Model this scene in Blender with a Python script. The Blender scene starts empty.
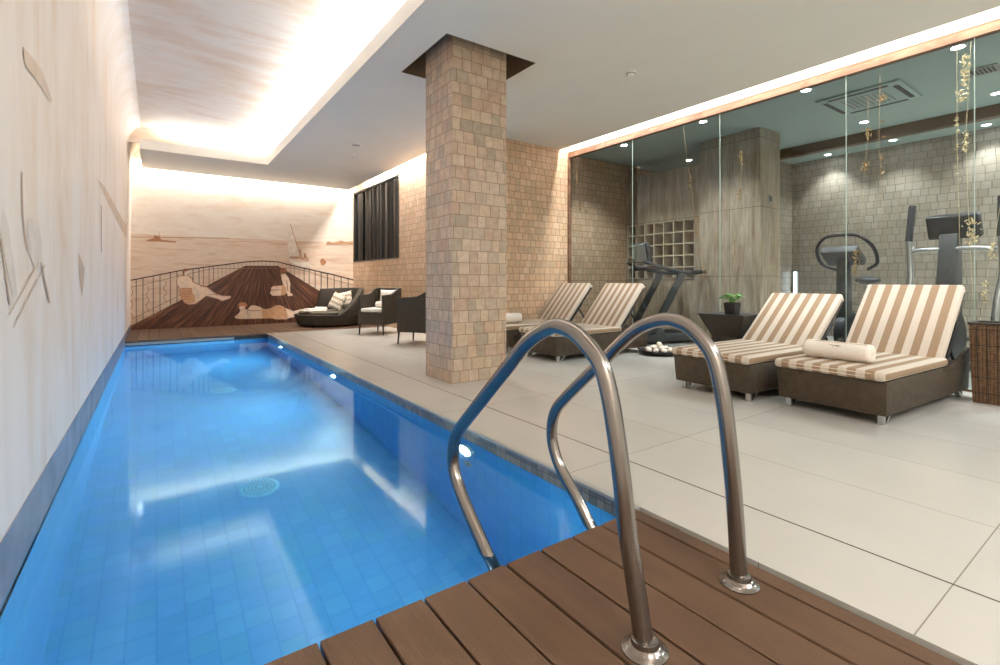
import bpy, bmesh, math, random
from math import sin, cos, pi, radians, atan2, sqrt
from mathutils import Vector, Matrix
R = random.Random(7)
SC = bpy.context.scene
COL = SC.collection
# ------------------------------------------------------------------ camera (level 17 mm lens with a vertical shift)
F = 486.0; HV = 281.0; YAW = radians(35.25); S_, C_ = sin(YAW), cos(YAW)
cd = bpy.data.cameras.new('camera'); cd.lens = F*36/1000; cd.sensor_width = 36; cd.shift_y = (HV-332.5)/1000
cd.clip_start = 0.05; cd.clip_end = 60
cam = bpy.data.objects.new('camera', cd); COL.objects.link(cam)
cam.location = (0, 0, 1.0); cam.rotation_euler = (pi/2, 0, -YAW); SC.camera = cam
# survey helpers: where a sight line of the survey meets a wall or floor plane of the room
def sray(u, v): l = (u-500)/F; return (S_+l*C_, C_-l*S_, (HV-v)/F)
def on_x(u, v, x): r = sray(u, v); t = x/r[0]; return (x, r[1]*t, 1+r[2]*t)
def on_y(u, v, y): r = sray(u, v); t = y/r[1]; return (r[0]*t, y, 1+r[2]*t)
def on_z(u, v, z): r = sray(u, v); t = (z-1)/r[2]; return (r[0]*t, r[1]*t, z)

# ------------------------------------------------------------------ mesh builder
class MB:
    def __init__(s): s.bm = bmesh.new(); s.mi = 0
    def face(s, pts, mi=None):
        vs = [s.bm.verts.new(p) for p in pts]
        try:
            f = s.bm.faces.new(vs); f.material_index = s.mi if mi is None else mi
            return f
        except ValueError: return None
    def box(s, a, b, bevel=0, seg=2, mat=None, mi=None):
        (x0,y0,z0),(x1,y1,z1) = a, b
        t = bmesh.new()
        vs = [t.verts.new(p) for p in [(x0,y0,z0),(x1,y0,z0),(x1,y1,z0),(x0,y1,z0),(x0,y0,z1),(x1,y0,z1),(x1,y1,z1),(x0,y1,z1)]]
        for q in [(3,2,1,0),(4,5,6,7),(0,1,5,4),(1,2,6,5),(2,3,7,6),(3,0,4,7)]: t.faces.new([vs[i] for i in q])
        if bevel: bmesh.ops.bevel(t, geom=list(t.edges), offset=bevel, segments=seg, profile=0.5, affect='EDGES')
        s.merge(t, mat, mi)
        return s
    def merge(s, t, mat=None, mi=None):
        if mat is not None: bmesh.ops.transform(t, matrix=mat, verts=t.verts)
        mp = {v: s.bm.verts.new(v.co) for v in t.verts}
        for f in t.faces:
            try:
                g = s.bm.faces.new([mp[v] for v in f.verts]); g.material_index = s.mi if mi is None else mi
            except ValueError: pass
        t.free()
    def tube(s, pts, r, n=12, caps=True, mi=None, closed=False, flat=None):
        pts = [Vector(p) for p in pts]; N = len(pts)
        rs = r if isinstance(r, (list, tuple)) else [r]*N
        tan = []
        for i in range(N):
            if closed: d = pts[(i+1) % N]-pts[i-1]
            else: d = pts[min(i+1, N-1)]-pts[max(i-1, 0)]
            tan.append(d.normalized())
        up = Vector((0,0,1)) if abs(tan[0].z) < .9 else Vector((1,0,0))
        nrm = (up - tan[0]*up.dot(tan[0])).normalized()
        rings = []
        for i in range(N):
            nrm = (nrm - tan[i]*nrm.dot(tan[i])).normalized(); bn = tan[i].cross(nrm)
            k = flat or 1
            rings.append([s.bm.verts.new(pts[i]+(nrm*cos(2*pi*j/n)+bn*sin(2*pi*j/n)*k)*rs[i]) for j in range(n)])
        m = s.mi if mi is None else mi
        for i in range(N if closed else N-1):
            a, b = rings[i], rings[(i+1) % N]
            for j in range(n):
                f = s.bm.faces.new([a[j], a[(j+1) % n], b[(j+1) % n], b[j]]); f.material_index = m
        if caps and not closed:
            s.bm.faces.new(rings[0][::-1]).material_index = m; s.bm.faces.new(rings[-1]).material_index = m
        return s
    def lathe(s, prof, n=32, c=(0,0,0), mat=None, mi=None):
        t = bmesh.new(); rings = []
        for r, z in prof:
            if r < 1e-6: rings.append([t.verts.new((0,0,z))])
            else: rings.append([t.verts.new((r*cos(2*pi*j/n), r*sin(2*pi*j/n), z)) for j in range(n)])
        for a, b in zip(rings, rings[1:]):
            if len(a) == 1 and len(b) == 1: continue
            for j in range(n):
                k = (j+1) % n
                if len(a) == 1: t.faces.new([a[0], b[j], b[k]][::-1] if False else [a[0], b[k], b[j]])
                elif len(b) == 1: t.faces.new([a[j], a[k], b[0]])
                else: t.faces.new([a[j], a[k], b[k], b[j]])
        M = Matrix.Translation(c) @ (mat or Matrix.Identity(4))
        s.merge(t, M, mi); return s
    def prism(s, poly, a, b, axis='y', bevel=0, mi=None, mat=None):
        # poly in the two other axes, extruded from a to b along axis
        t = bmesh.new()
        def P(p, k):
            if axis == 'y': return (p[0], k, p[1])
            if axis == 'x': return (k, p[0], p[1])
            return (p[0], p[1], k)
        A = [t.verts.new(P(p, a)) for p in poly]; B = [t.verts.new(P(p, b)) for p in poly]; n = len(poly)
        t.faces.new(A); t.faces.new(B[::-1])
        for i in range(n): t.faces.new([A[i], B[i], B[(i+1) % n], A[(i+1) % n]][::-1])
        bmesh.ops.recalc_face_normals(t, faces=t.faces)
        if bevel: bmesh.ops.bevel(t, geom=list(t.edges), offset=bevel, segments=2, profile=0.5, affect='EDGES')
        s.merge(t, mat, mi); return s
    def frustum(s, lo, hi, bevel=0, mi=None, mat=None):
        # lo/hi = (x0,y0,x1,y1,z)
        t = bmesh.new()
        L = [t.verts.new(p) for p in [(lo[0],lo[1],lo[4]),(lo[2],lo[1],lo[4]),(lo[2],lo[3],lo[4]),(lo[0],lo[3],lo[4])]]
        H = [t.verts.new(p) for p in [(hi[0],hi[1],hi[4]),(hi[2],hi[1],hi[4]),(hi[2],hi[3],hi[4]),(hi[0],hi[3],hi[4])]]
        t.faces.new(L[::-1]); t.faces.new(H)
        for i in range(4): t.faces.new([L[i], L[(i+1) % 4], H[(i+1) % 4], H[i]])
        if bevel: bmesh.ops.bevel(t, geom=list(t.edges), offset=bevel, segments=2, profile=0.5, affect='EDGES')
        s.merge(t, mat, mi); return s
    def blob(s, c, rad, sub=2, jit=0, mat=None, mi=None, p=1.0):
        t = bmesh.new(); bmesh.ops.create_icosphere(t, subdivisions=sub, radius=1)
        for v in t.verts:
            k = 1+R.uniform(-jit, jit)
            q = [math.copysign(abs(a)**p, a) for a in v.co]
            v.co = Vector((q[0]*rad[0]*k, q[1]*rad[1]*k, q[2]*rad[2]*k))
        M = Matrix.Translation(c) @ (mat or Matrix.Identity(4))
        s.merge(t, M, mi); return s
    def build(s, name, mat, parent=None, smooth=30, weld=False, recalc=False):
        if weld: bmesh.ops.remove_doubles(s.bm, verts=s.bm.verts, dist=1e-5)
        if recalc: bmesh.ops.recalc_face_normals(s.bm, faces=s.bm.faces)
        uv = s.bm.loops.layers.uv.new('UVMap')
        for f in s.bm.faces:
            f.normal_update(); n = f.normal; ax = max(range(3), key=lambda i: abs(n[i]))
            for l in f.loops:
                c = l.vert.co
                l[uv].uv = (c.y, c.z) if ax == 0 else (c.x, c.z) if ax == 1 else (c.x, c.y)
        me = bpy.data.meshes.new(name); s.bm.to_mesh(me); s.bm.free()
        for m in (mat if isinstance(mat, (list, tuple)) else [mat]): me.materials.append(m)
        if smooth:
            me.shade_smooth(); me.set_sharp_from_angle(angle=radians(smooth))
        o = bpy.data.objects.new(name, me); COL.objects.link(o)
        if parent: o.parent = parent
        return o

def tag(o, label, cat, group=None, kind=None):
    o['label'] = label
    if cat: o['category'] = cat
    if group: o['group'] = group
    if kind: o['kind'] = kind
    return o
def thing(name, label, cat, loc=(0,0,0), rz=0, group=None):
    o = bpy.data.objects.new(name, None); COL.objects.link(o); o.empty_display_size = .1
    o.location = loc; o.rotation_euler = (0,0,rz)
    return tag(o, label, cat, group)
def struct(name, mb, mat, label=None, **k):
    o = mb.build(name, mat, **k); o['kind'] = 'structure'
    if label: o['label'] = label
    return o
def copy_tree(o, parent=None):
    c = o.copy(); COL.objects.link(c); c.parent = parent
    for ch in list(o.children): copy_tree(ch, c)
    return c

# ------------------------------------------------------------------ materials
class NT:
    def __init__(s, name):
        s.m = bpy.data.materials.new(name); s.m.use_nodes = True; s.t = s.m.node_tree; s.n = s.t.nodes
        s.b = s.n['Principled BSDF']; s.out = s.n['Material Output']
    def new(s, typ, **k):
        x = s.n.new(typ)
        for a, b in k.items():
            if hasattr(x, a): setattr(x, a, b)
        return x
    def L(s, a, b): s.t.links.new(a, b)
    def math(s, op, a, b=None, c=None):
        x = s.n.new('ShaderNodeMath'); x.operation = op
        for i, v in enumerate((a, b, c)):
            if v is None: continue
            if isinstance(v, (int, float)): x.inputs[i].default_value = v
            else: s.L(v, x.inputs[i])
        return x.outputs[0]
    def ramp(s, fac, stops, interp='LINEAR'):
        x = s.n.new('ShaderNodeValToRGB'); x.color_ramp.interpolation = interp; e = x.color_ramp.elements
        e.remove(e[1]); e[0].position = stops[0][0]; e[0].color = (*stops[0][1], 1)
        for p, c in stops[1:]: e.new(p).color = (*c, 1)
        s.L(fac, x.inputs[0]); return x.outputs[0]
    def noise(s, vec, scale, detail=3, rough=.5, dist=0):
        x = s.n.new('ShaderNodeTexNoise'); x.inputs['Scale'].default_value = scale; x.inputs['Detail'].default_value = detail
        x.inputs['Roughness'].default_value = rough; x.inputs['Distortion'].default_value = dist
        if vec is not None: s.L(vec, x.inputs['Vector'])
        return x.outputs['Fac']
    def coord(s, which='Object', scale=None, loc=None):
        tc = s.n.new('ShaderNodeTexCoord'); o = tc.outputs[which]
        if scale or loc:
            mp = s.n.new('ShaderNodeMapping'); s.L(o, mp.inputs['Vector'])
            if scale: mp.inputs['Scale'].default_value = scale
            if loc: mp.inputs['Location'].default_value = loc
            o = mp.outputs[0]
        return o
    def mix(s, fac, a, b, mode='MIX'):
        x = s.n.new('ShaderNodeMix'); x.data_type = 'RGBA'; x.blend_type = mode
        for i, v in ((0, fac), (6, a), (7, b)):
            if isinstance(v, (int, float)): x.inputs[i].default_value = v
            elif isinstance(v, tuple): x.inputs[i].default_value = (*v, 1)
            else: s.L(v, x.inputs[i])
        return x.outputs[2]
    def bump(s, h, strength=.2, dist=.01):
        x = s.n.new('ShaderNodeBump'); x.inputs['Strength'].default_value = strength; x.inputs['Distance'].default_value = dist
        s.L(h, x.inputs['Height']); s.L(x.outputs[0], s.b.inputs['Normal'])
    def col(s, v):
        if isinstance(v, tuple): s.b.inputs['Base Color'].default_value = (*v, 1)
        else: s.L(v, s.b.inputs['Base Color'])
    def set(s, rough=None, metal=None, spec=None):
        if rough is not None:
            if isinstance(rough, (int, float)): s.b.inputs['Roughness'].default_value = rough
            else: s.L(rough, s.b.inputs['Roughness'])
        if metal is not None: s.b.inputs['Metallic'].default_value = metal
        if spec is not None: s.b.inputs['Specular IOR Level'].default_value = spec
def rgb(r, g, b):
    f = lambda c: (c/255/12.92) if c/255 <= .04045 else ((c/255+.055)/1.055)**2.4
    return (f(r), f(g), f(b))

def m_plain(name, c, rough=.6, metal=0, var=.06, scale=8, spec=None, bump=0):
    t = NT(name); n = t.noise(t.coord(), scale, 4)
    a = tuple(x*(1-var) for x in c); b = tuple(min(1, x*(1+var)) for x in c)
    t.col(t.ramp(n, [(.3, a), (.7, b)])); t.set(rough, metal, spec)
    if bump: t.bump(n, bump, .004)
    return t.m
def m_tiles(name, w, h, palette, grout, rough=.45, stagger=True, gw=.05, bump=.35, mott=.12, wrnd=True, swap=False):
    """hand-made square tiles in rows: own colour for every tile, joints between, UV in metres"""
    t = NT(name); uv = t.coord('UV'); sp = t.new('ShaderNodeSeparateXYZ'); t.L(uv, sp.inputs[0])
    iu, iv = (1, 0) if swap else (0, 1)
    v = t.math('DIVIDE', sp.outputs[iv], h); row = t.math('FLOOR', v)
    wn = t.new('ShaderNodeTexWhiteNoise'); wn.noise_dimensions = '1D'; t.L(row, wn.inputs['W'])
    u = t.math('DIVIDE', sp.outputs[iu], w)
    if stagger: u = t.math('ADD', u, t.math('MULTIPLY', wn.outputs['Value'], .9))
    if wrnd:  # uneven tile widths
        sn = t.math('SINE', t.math('ADD', t.math('MULTIPLY', u, 2.3), t.math('MULTIPLY', row, 1.7)))
        u = t.math('ADD', u, t.math('MULTIPLY', sn, .12))
    ci = t.math('FLOOR', u)
    cv = t.new('ShaderNodeCombineXYZ'); t.L(ci, cv.inputs[0]); t.L(row, cv.inputs[1])
    w2 = t.new('ShaderNodeTexWhiteNoise'); w2.noise_dimensions = '2D'; t.L(cv.outputs[0], w2.inputs['Vector'])
    n = len(palette); c = t.ramp(w2.outputs['Value'], [(i/n, p) for i, p in enumerate(palette)], 'CONSTANT')
    nz = t.noise(uv, 14, 5, .6); c = t.mix(mott*3, c, t.ramp(nz, [(.3, (.55,.52,.5)), (.7, (1,1,1))]), 'MULTIPLY')
    fu = t.math('FRACT', u); fv = t.math('FRACT', v)
    eu = t.math('MINIMUM', fu, t.math('SUBTRACT', 1, fu)); ev = t.math('MINIMUM', fv, t.math('SUBTRACT', 1, fv))
    e = t.math('MINIMUM', t.math('MULTIPLY', eu, 1), t.math('MULTIPLY', ev, h/w)) 
    wob = t.math('MULTIPLY', t.math('SUBTRACT', t.noise(uv, 30, 2), .5), gw*.6)
    sm = t.new('ShaderNodeMapRange'); sm.inputs['From Min'].default_value = gw*.35; sm.inputs['From Max'].default_value = gw
    t.L(t.math('ADD', e, wob), sm.inputs['Value']); k = sm.outputs[0]
    t.col(t.mix(k, grout, c)); t.set(rough)
    t.bump(t.math('ADD', k, t.math('MULTIPLY', nz, .3)), bump, .004)
    return t.m

M = {}
pal_col = [rgb(204,184,160), rgb(194,170,146), rgb(208,187,165), rgb(193,174,153), rgb(201,175,153), rgb(178,162,142), rgb(205,180,154), rgb(190,173,152), rgb(207,185,161), rgb(197,169,145)]
M['tile_column'] = m_tiles('column_tiles', .118, .118, pal_col, rgb(128,104,84), gw=.036, mott=.2)
pal_wall = [rgb(220,190,156), rgb(212,178,144), rgb(224,196,166), rgb(208,180,148), rgb(217,182,150), rgb(204,176,146), rgb(222,188,155)]
M['tile_wall'] = m_tiles('wall_tiles', .112, .112, pal_wall, rgb(158,126,100), gw=.06)
M['tile_gym'] = m_tiles('gym_tiles', .118, .118, [rgb(158,148,132), rgb(153,143,127), rgb(163,153,138), rgb(156,146,130), rgb(150,140,124)], rgb(96,88,74), gw=.045)
M['tile_pool'] = m_tiles('pool_tiles', .125, .125, [rgb(94,166,216), rgb(87,162,213), rgb(99,171,218), rgb(91,167,210), rgb(94,164,218)], rgb(68,142,200), rough=.35, gw=.03, mott=.05, bump=.1, wrnd=False, swap=True)
M['mosaic'] = m_tiles('edge_mosaic', .05, .05, [rgb(132,122,110), rgb(150,136,120), rgb(116,110,102), rgb(156,140,122), rgb(124,116,108)], rgb(66,60,56), rough=.3, stagger=False, wrnd=False)
M['mosaic_band'] = m_plain('waterline_band', rgb(132,134,146), .35, var=.35, scale=5)

def m_floor():
    t = NT('floor_tiles'); uv = t.coord('UV'); sp = t.new('ShaderNodeSeparateXYZ'); t.L(uv, sp.inputs[0])
    u = t.math('DIVIDE', t.math('SUBTRACT', sp.outputs[0], 2.145), .632); v = t.math('DIVIDE', t.math('SUBTRACT', sp.outputs[1], .446), 1.413)
    def edge(a, wid):
        f = t.math('FRACT', a); return t.math('GREATER_THAN', t.math('MINIMUM', f, t.math('SUBTRACT', 1, f)), wid)
    near0 = t.math('LESS_THAN', t.math('ABSOLUTE', u), .4)
    kd = t.math('MULTIPLY', near0, t.math('LESS_THAN', t.math('ABSOLUTE', u), .0075))
    k = t.math('MULTIPLY', edge(u, .0028), edge(v, .0014))
    cv = t.new('ShaderNodeCombineXYZ'); t.L(t.math('FLOOR', u), cv.inputs[0]); t.L(t.math('FLOOR', v), cv.inputs[1])
    w = t.new('ShaderNodeTexWhiteNoise'); w.noise_dimensions = '2D'; t.L(cv.outputs[0], w.inputs['Vector'])
    c = t.ramp(w.outputs['Value'], [(0, rgb(186,184,177)), (1, rgb(193,191,184))])
    n = t.noise(uv, 1.6, 5, .55); c = t.mix(.35, c, t.ramp(n, [(.3, rgb(182,179,172)), (.7, rgb(199,196,190))]))
    c = t.mix(k, rgb(138,130,116), c)
    t.col(t.mix(kd, c, rgb(84,76,62))); t.set(.26, spec=.5); return t.m
M['floor'] = m_floor()
def m_deck():
    t = NT('deck_boards'); co = t.coord(); sp = t.new('ShaderNodeSeparateXYZ'); t.L(co, sp.inputs[0])
    g = t.math('SINE', t.math('MULTIPLY', sp.outputs[0], 2*pi/.0075))
    st = t.noise(t.coord('Object', (14, 1.2, 1)), 1.5, 4, .6)
    n2 = t.noise(co, 2.2, 3)
    c = t.ramp(st, [(.25, rgb(84,60,42)), (.75, rgb(106,80,58))])
    c = t.mix(.35, c, t.ramp(n2, [(.35, rgb(72,50,36)), (.65, rgb(108,84,62))]))
    c = t.mix(t.math('MULTIPLY', t.math('ADD', g, 1), .16), c, rgb(64,40,28))
    t.col(c); t.set(.5); t.bump(g, .5, .0012); return t.m
M['deck'] = m_deck()
M['deck_dark'] = m_plain('deck_underside', rgb(40,32,28), .7)
M['plaster'] = m_plain('ceiling_plaster', rgb(232,230,222), .7, var=.015, scale=2)
M['gym_ceiling'] = m_plain('gym_ceiling', rgb(176,196,192), .7, var=.02)
M['white'] = m_plain('white_paint', rgb(236,232,226), .5, var=.02)
def m_fresco(name, cols, scale, sc=1.0, dist=1.2):
    t = NT(name); co = t.coord('Object', scale)
    n = t.noise(co, sc, 7, .62, dist); n2 = t.noise(t.coord('Object', tuple(a*3 for a in scale)), sc*1.7, 5, .6, .6)
    f = t.math('ADD', t.math('MULTIPLY', n, .7), t.math('MULTIPLY', n2, .3))
    t.col(t.ramp(f, cols)); t.set(.6); return t.m
M['fresco_left'] = m_fresco('left_fresco', [(.25, rgb(222,200,178)), (.42, rgb(238,228,216)), (.55, rgb(246,241,235)), (.7, rgb(238,231,224)), (.85, rgb(228,208,188))], (1, .9, .28), 1.3)
M['fresco_ceiling'] = m_fresco('ceiling_fresco', [(.3, rgb(204,176,154)), (.42, rgb(222,206,190)), (.5, rgb(229,222,214)), (.6, rgb(216,198,182)), (.72, rgb(226,214,202))], (.28, .8, 1), .9)
M['fresco_sky'] = m_fresco('mural_sky', [(.3, rgb(224,202,180)), (.45, rgb(234,220,203)), (.55, rgb(240,230,217)), (.7, rgb(226,202,180))], (.5, 1, 2.2), 1.2)
M['fresco_sea'] = m_fresco('mural_sea', [(.3, rgb(206,166,138)), (.44, rgb(224,198,174)), (.52, rgb(232,214,194)), (.62, rgb(214,180,152)), (.75, rgb(234,218,200))], (.45, 1, 5), 1.3)
def m_painted_wood():
    t = NT('mural_wood'); sp = t.new('ShaderNodeSeparateXYZ'); t.L(t.coord(), sp.inputs[0])
    cx, _, cz = on_y(262, 252, 12.45)
    a = t.math('ARCTAN2', t.math('SUBTRACT', sp.outputs[0], cx), t.math('SUBTRACT', cz, sp.outputs[2]))
    cv = t.new('ShaderNodeCombineXYZ'); t.L(t.math('MULTIPLY', a, 22), cv.inputs[0]); t.L(t.math('MULTIPLY', sp.outputs[2], 1.5), cv.inputs[1])
    n = t.noise(cv.outputs[0], 1.3, 5, .65)
    t.col(t.ramp(n, [(.35, rgb(52,28,18)), (.5, rgb(88,52,34)), (.65, rgb(138,90,62))])); t.set(.55); return t.m
M['mural_wood'] = m_painted_wood()
for k, c in {'skin': (242,220,198), 'skin_line': (172,122,92), 'hair': (150,96,66), 'suit': (212,168,130), 'suit2': (206,140,104), 'iron': (70,46,34), 'iron_soft': (150,112,88), 'sail': (236,224,208), 'sepia': (176,124,88), 'sepia_soft': (204,166,136), 'faint': (214,198,180), 'faint2': (204,186,168), 'pale': (232,225,216)}.items():
    M['p_'+k] = m_plain('paint_'+k, rgb(*c), .6, var=.12, scale=9)
def m_metal(name, c, rough, aniso=0):
    t = NT(name); n = t.noise(t.coord('Object', (40, 40, 6)), 4, 3)
    t.col(c); t.set(rough+.03, 1); return t.m
M['steel'] = m_metal('polished_steel', rgb(144,138,133), .2)
M['steel_satin'] = m_metal('satin_steel', rgb(190,190,188), .28)
M['black_metal'] = m_plain('black_metal', rgb(34,34,36), .4, .3)
M['black_plastic'] = m_plain('black_plastic', rgb(38,38,38), .45)
M['dark_plastic'] = m_plain('charcoal_plastic', rgb(62,62,60), .5)
M['grey_plastic'] = m_plain('grey_plastic', rgb(150,152,150), .4)
def m_wicker(name, c1, c2, s=.012, bump=.6):
    t = NT(name); uv = t.coord('UV'); sp = t.new('ShaderNodeSeparateXYZ'); t.L(uv, sp.inputs[0])
    u = t.math('DIVIDE', sp.outputs[0], s); v = t.math('DIVIDE', sp.outputs[1], s*.55)
    row = t.math('FLOOR', v); uu = t.math('ADD', u, t.math('MULTIPLY', t.math('MODULO', row, 2), .5))
    a = t.math('ABSOLUTE', t.math('SINE', t.math('MULTIPLY', uu, pi))); b = t.math('ABSOLUTE', t.math('SINE', t.math('MULTIPLY', v, pi)))
    h = t.math('MULTIPLY', a, b); n = t.noise(uv, 18, 3)
    c = t.ramp(h, [(0, c1), (.8, c2)]); c = t.mix(.3, c, t.ramp(n, [(.3, c1), (.7, c2)]))
    t.col(c); t.set(.5, spec=.3); t.bump(h, bump, .003); return t.m
M['wicker'] = m_wicker('dark_brown_wicker', rgb(30,24,17), rgb(98,83,66), .02, .9)
M['wicker_black'] = m_wicker('black_wicker', rgb(30,26,22), rgb(78,71,60), .014)
def m_bin():
    t = NT('brown_woven_strips'); sp = t.new('ShaderNodeSeparateXYZ'); t.L(t.coord('UV'), sp.inputs[0])
    a = t.math('PINGPONG', sp.outputs[0], .011); b = t.math('PINGPONG', sp.outputs[1], .009)
    h = t.math('MINIMUM', t.math('DIVIDE', a, .011), t.math('DIVIDE', b, .009)); n = t.noise(t.coord('UV'), 30, 3)
    c = t.mix(.35, t.ramp(h, [(.12, rgb(52,36,24)), (.3, rgb(118,90,64))]), t.ramp(n, [(.35, rgb(72,52,36)), (.65, rgb(132,102,74))]))
    t.col(c); t.set(.5, spec=.3); t.bump(h, .5, .003); return t.m
M['wicker_bin'] = m_bin()
M['wicker_fine'] = m_wicker('brown_woven_strip', rgb(44,30,20), rgb(104,78,54), .024)
def m_stripes():
    t = NT('striped_canvas'); sp = t.new('ShaderNodeSeparateXYZ'); co = t.coord(); t.L(co, sp.inputs[0])
    f = t.math('FRACT', t.math('DIVIDE', t.math('ADD', sp.outputs[1], .37), .1138))
    k = t.math('GREATER_THAN', f, .5)
    n = t.noise(co, 160, 2)
    a = t.ramp(n, [(.3, rgb(190,178,164)), (.7, rgb(206,194,180))]); b = t.ramp(n, [(.3, rgb(142,118,94)), (.7, rgb(160,136,112))])
    t.col(t.mix(k, a, b)); t.set(.85, spec=.2); t.bump(n, .2, .002); return t.m
M['stripes'] = m_stripes()
M['canvas_edge'] = m_plain('canvas_piping', rgb(226,212,194), .85)
M['towel'] = m_plain('white_terry', rgb(236,228,218), .95, var=.04, scale=60, bump=.5)
M['cushion_white'] = m_plain('white_cushion', rgb(226,218,206), .9, scale=30)
M['cushion_grey'] = m_plain('grey_green_fabric', rgb(98,92,80), .9, scale=40, bump=.3)
def m_zigzag():
    t = NT('zigzag_fabric'); sp = t.new('ShaderNodeSeparateXYZ'); t.L(t.coord(), sp.inputs[0])
    z = t.math('PINGPONG', sp.outputs[0], .035)
    f = t.math('FRACT', t.math('DIVIDE', t.math('ADD', sp.outputs[2], t.math('MULTIPLY', z, 1.0)), .11))
    t.col(t.mix(t.math('GREATER_THAN', f, .58), rgb(232,222,206), rgb(176,160,136))); t.set(.9); return t.m
M['zigzag'] = m_zigzag()
def m_travertine():
    t = NT('travertine'); co = t.coord('Object', (12, 12, 1.6)); n = t.noise(co, 1.6, 7, .65, .5); n2 = t.noise(t.coord('Object', (2, 2, .25)), 1.5, 4, .6, 1.2)
    c = t.ramp(n, [(.34, rgb(124,106,88)), (.5, rgb(160,142,120)), (.64, rgb(190,174,152))])
    c = t.mix(.5, c, t.ramp(n2, [(.38, rgb(132,108,82)), (.5, rgb(178,162,140)), (.62, rgb(142,130,116))]))
    sp = t.new('ShaderNodeSeparateXYZ'); t.L(t.coord('UV'), sp.inputs[0])
    fz = t.math('FRACT', t.math('DIVIDE', t.math('SUBTRACT', sp.outputs[1], .05), 1.02)); fy = t.math('FRACT', t.math('DIVIDE', t.math('ADD', sp.outputs[0], .1), .52))
    e = t.math('MULTIPLY', t.math('GREATER_THAN', fz, .008), t.math('GREATER_THAN', fy, .011))
    t.col(t.mix(e, rgb(92,82,68), c)); t.set(.4); t.bump(n, .15, .003); return t.m
M['travertine'] = m_travertine()
M['shelf'] = m_plain('shelf_cream', rgb(204,190,166), .5)
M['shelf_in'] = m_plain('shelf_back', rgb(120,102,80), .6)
def m_header():
    t = NT('rusty_stone'); n = t.noise(t.coord('Object', (3, 1, 3)), 3, 6, .6, .8)
    t.col(t.ramp(n, [(.3, rgb(92,60,42)), (.5, rgb(132,98,76)), (.7, rgb(150,118,94))])); t.set(.5); return t.m
M['header'] = m_header()
M['bronze'] = m_plain('bronze_strip', rgb(104,80,58), .4, .5)
M['gold'] = m_plain('gold_leaf', rgb(158,138,98), .55, .1, var=.25, scale=40)
M['pale_gold'] = m_plain('pale_gold_leaf', rgb(196,188,150), .5, .1, var=.2, scale=40)
M['stone'] = m_plain('white_pebble', rgb(226,216,202), .7, var=.08, scale=20)
M['drain_plate'] = m_plain('drain_plate', rgb(140,212,238), .4); M['drain_holes'] = m_plain('drain_holes', rgb(26,96,146), .5)
M['leaf'] = m_plain('green_leaf', rgb(104,158,70), .45, var=.35, scale=25)
M['pot'] = m_plain('black_pot', rgb(42,38,36), .5)
M['soil'] = m_plain('soil', rgb(40,28,20), .9)
M['curtain'] = m_plain('dark_curtain', rgb(24,22,20), .4, 0, var=.2, scale=6, spec=.35)
M['frame_dark'] = m_plain('dark_window_frame', rgb(34,32,30), .4)
M['gum'] = m_plain('belt_rubber', rgb(24,24,25), .7)
M['screen'] = m_plain('pale_console_panel', rgb(232,240,238), .3, var=.03)
M['ink'] = m_plain('grey_thread', rgb(132,118,104), .8)
M['yellow'] = m_plain('yellow_lettering', rgb(214,200,60), .4)
def m_emit(name, c, s):
    t = NT(name); t.col((0,0,0)); t.b.inputs['Emission Color'].default_value = (*c, 1); t.b.inputs['Emission Strength'].default_value = s; return t.m
M['lens'] = m_emit('lit_pool_lens', (.85,.95,1), 14)
M['lamp'] = m_emit('lit_downlight', (.9,.97,1), 30)
M['led'] = m_emit('lit_led_strip', (.72,.86,1), 4)
def m_water():
    t = NT('water'); t.n.remove(t.b); g = t.new('ShaderNodeBsdfGlass'); g.inputs['IOR'].default_value = 1.33; g.inputs['Roughness'].default_value = .06
    g.inputs['Color'].default_value = (.6,.9,1,1); t.L(g.outputs[0], t.out.inputs[0])
    n = t.noise(t.coord('Object', (1, 1, 1)), 1.1, 2, .5); b = t.new('ShaderNodeBump'); b.inputs['Strength'].default_value = .05; b.inputs['Distance'].default_value = .02
    t.L(n, b.inputs['Height']); t.L(b.outputs[0], g.inputs['Normal']); return t.m
M['water'] = m_water()
def m_glass():
    # thin architectural pane: clear straight-through transmission plus a Fresnel mirror
    t = NT('partition_glass'); t.n.remove(t.b)
    tr = t.new('ShaderNodeBsdfTransparent'); tr.inputs[0].default_value = (.86,.93,.92,1)
    gl = t.new('ShaderNodeBsdfGlossy'); gl.inputs['Roughness'].default_value = .0; gl.inputs[0].default_value = (1,1,1,1)
    fr = t.new('ShaderNodeFresnel'); fr.inputs[0].default_value = 1.6
    mx = t.new('ShaderNodeMixShader'); t.L(fr.outputs[0], mx.inputs[0]); t.L(tr.outputs[0], mx.inputs[1]); t.L(gl.outputs[0], mx.inputs[2]); t.L(mx.outputs[0], t.out.inputs[0])
    return t.m
M['glass'] = m_glass()
M['glass_edge'] = m_plain('glass_joint', rgb(176,196,186), .3)

# ================================================================== THE ROOM
XL, XP, YP0, YP1 = -.43, 1.72, 1.393, 10.15     # left wall, pool edge, near and far pool edge
GX = 10.0
XW, XG, YS, YB = 4.15, 6.0, 6.35, 12.45         # window wall, glass wall, side wall, back wall
ZC, ZW, ZP = 3.3, -.088, -1.43                  # ceiling, water, pool bottom
YR = -3.0                                       # rear wall
def slab(name, a, b, mat, label=None, **k): return struct(name, MB().box(a, b), mat, label, **k)
slab('floor', (XP+.028, YR, -.12), (10.2, YP1, 0), M['floor'], 'large cream stone floor tiles beside the pool')
m = MB()
def boards(m, x0, x1, y0, y1, first=.367, pitch=.16, gap=.008):
    xs = [first+pitch*k for k in range(-30, 60)]
    xs = [x for x in xs if x0+.02 < x < x1-.02]
    e = [x0]+xs+[x1]
    for a, b in zip(e, e[1:]):
        m.box((a+gap/2, y0, -.028), (b-gap/2, y1, 0), .003, 1)
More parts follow.
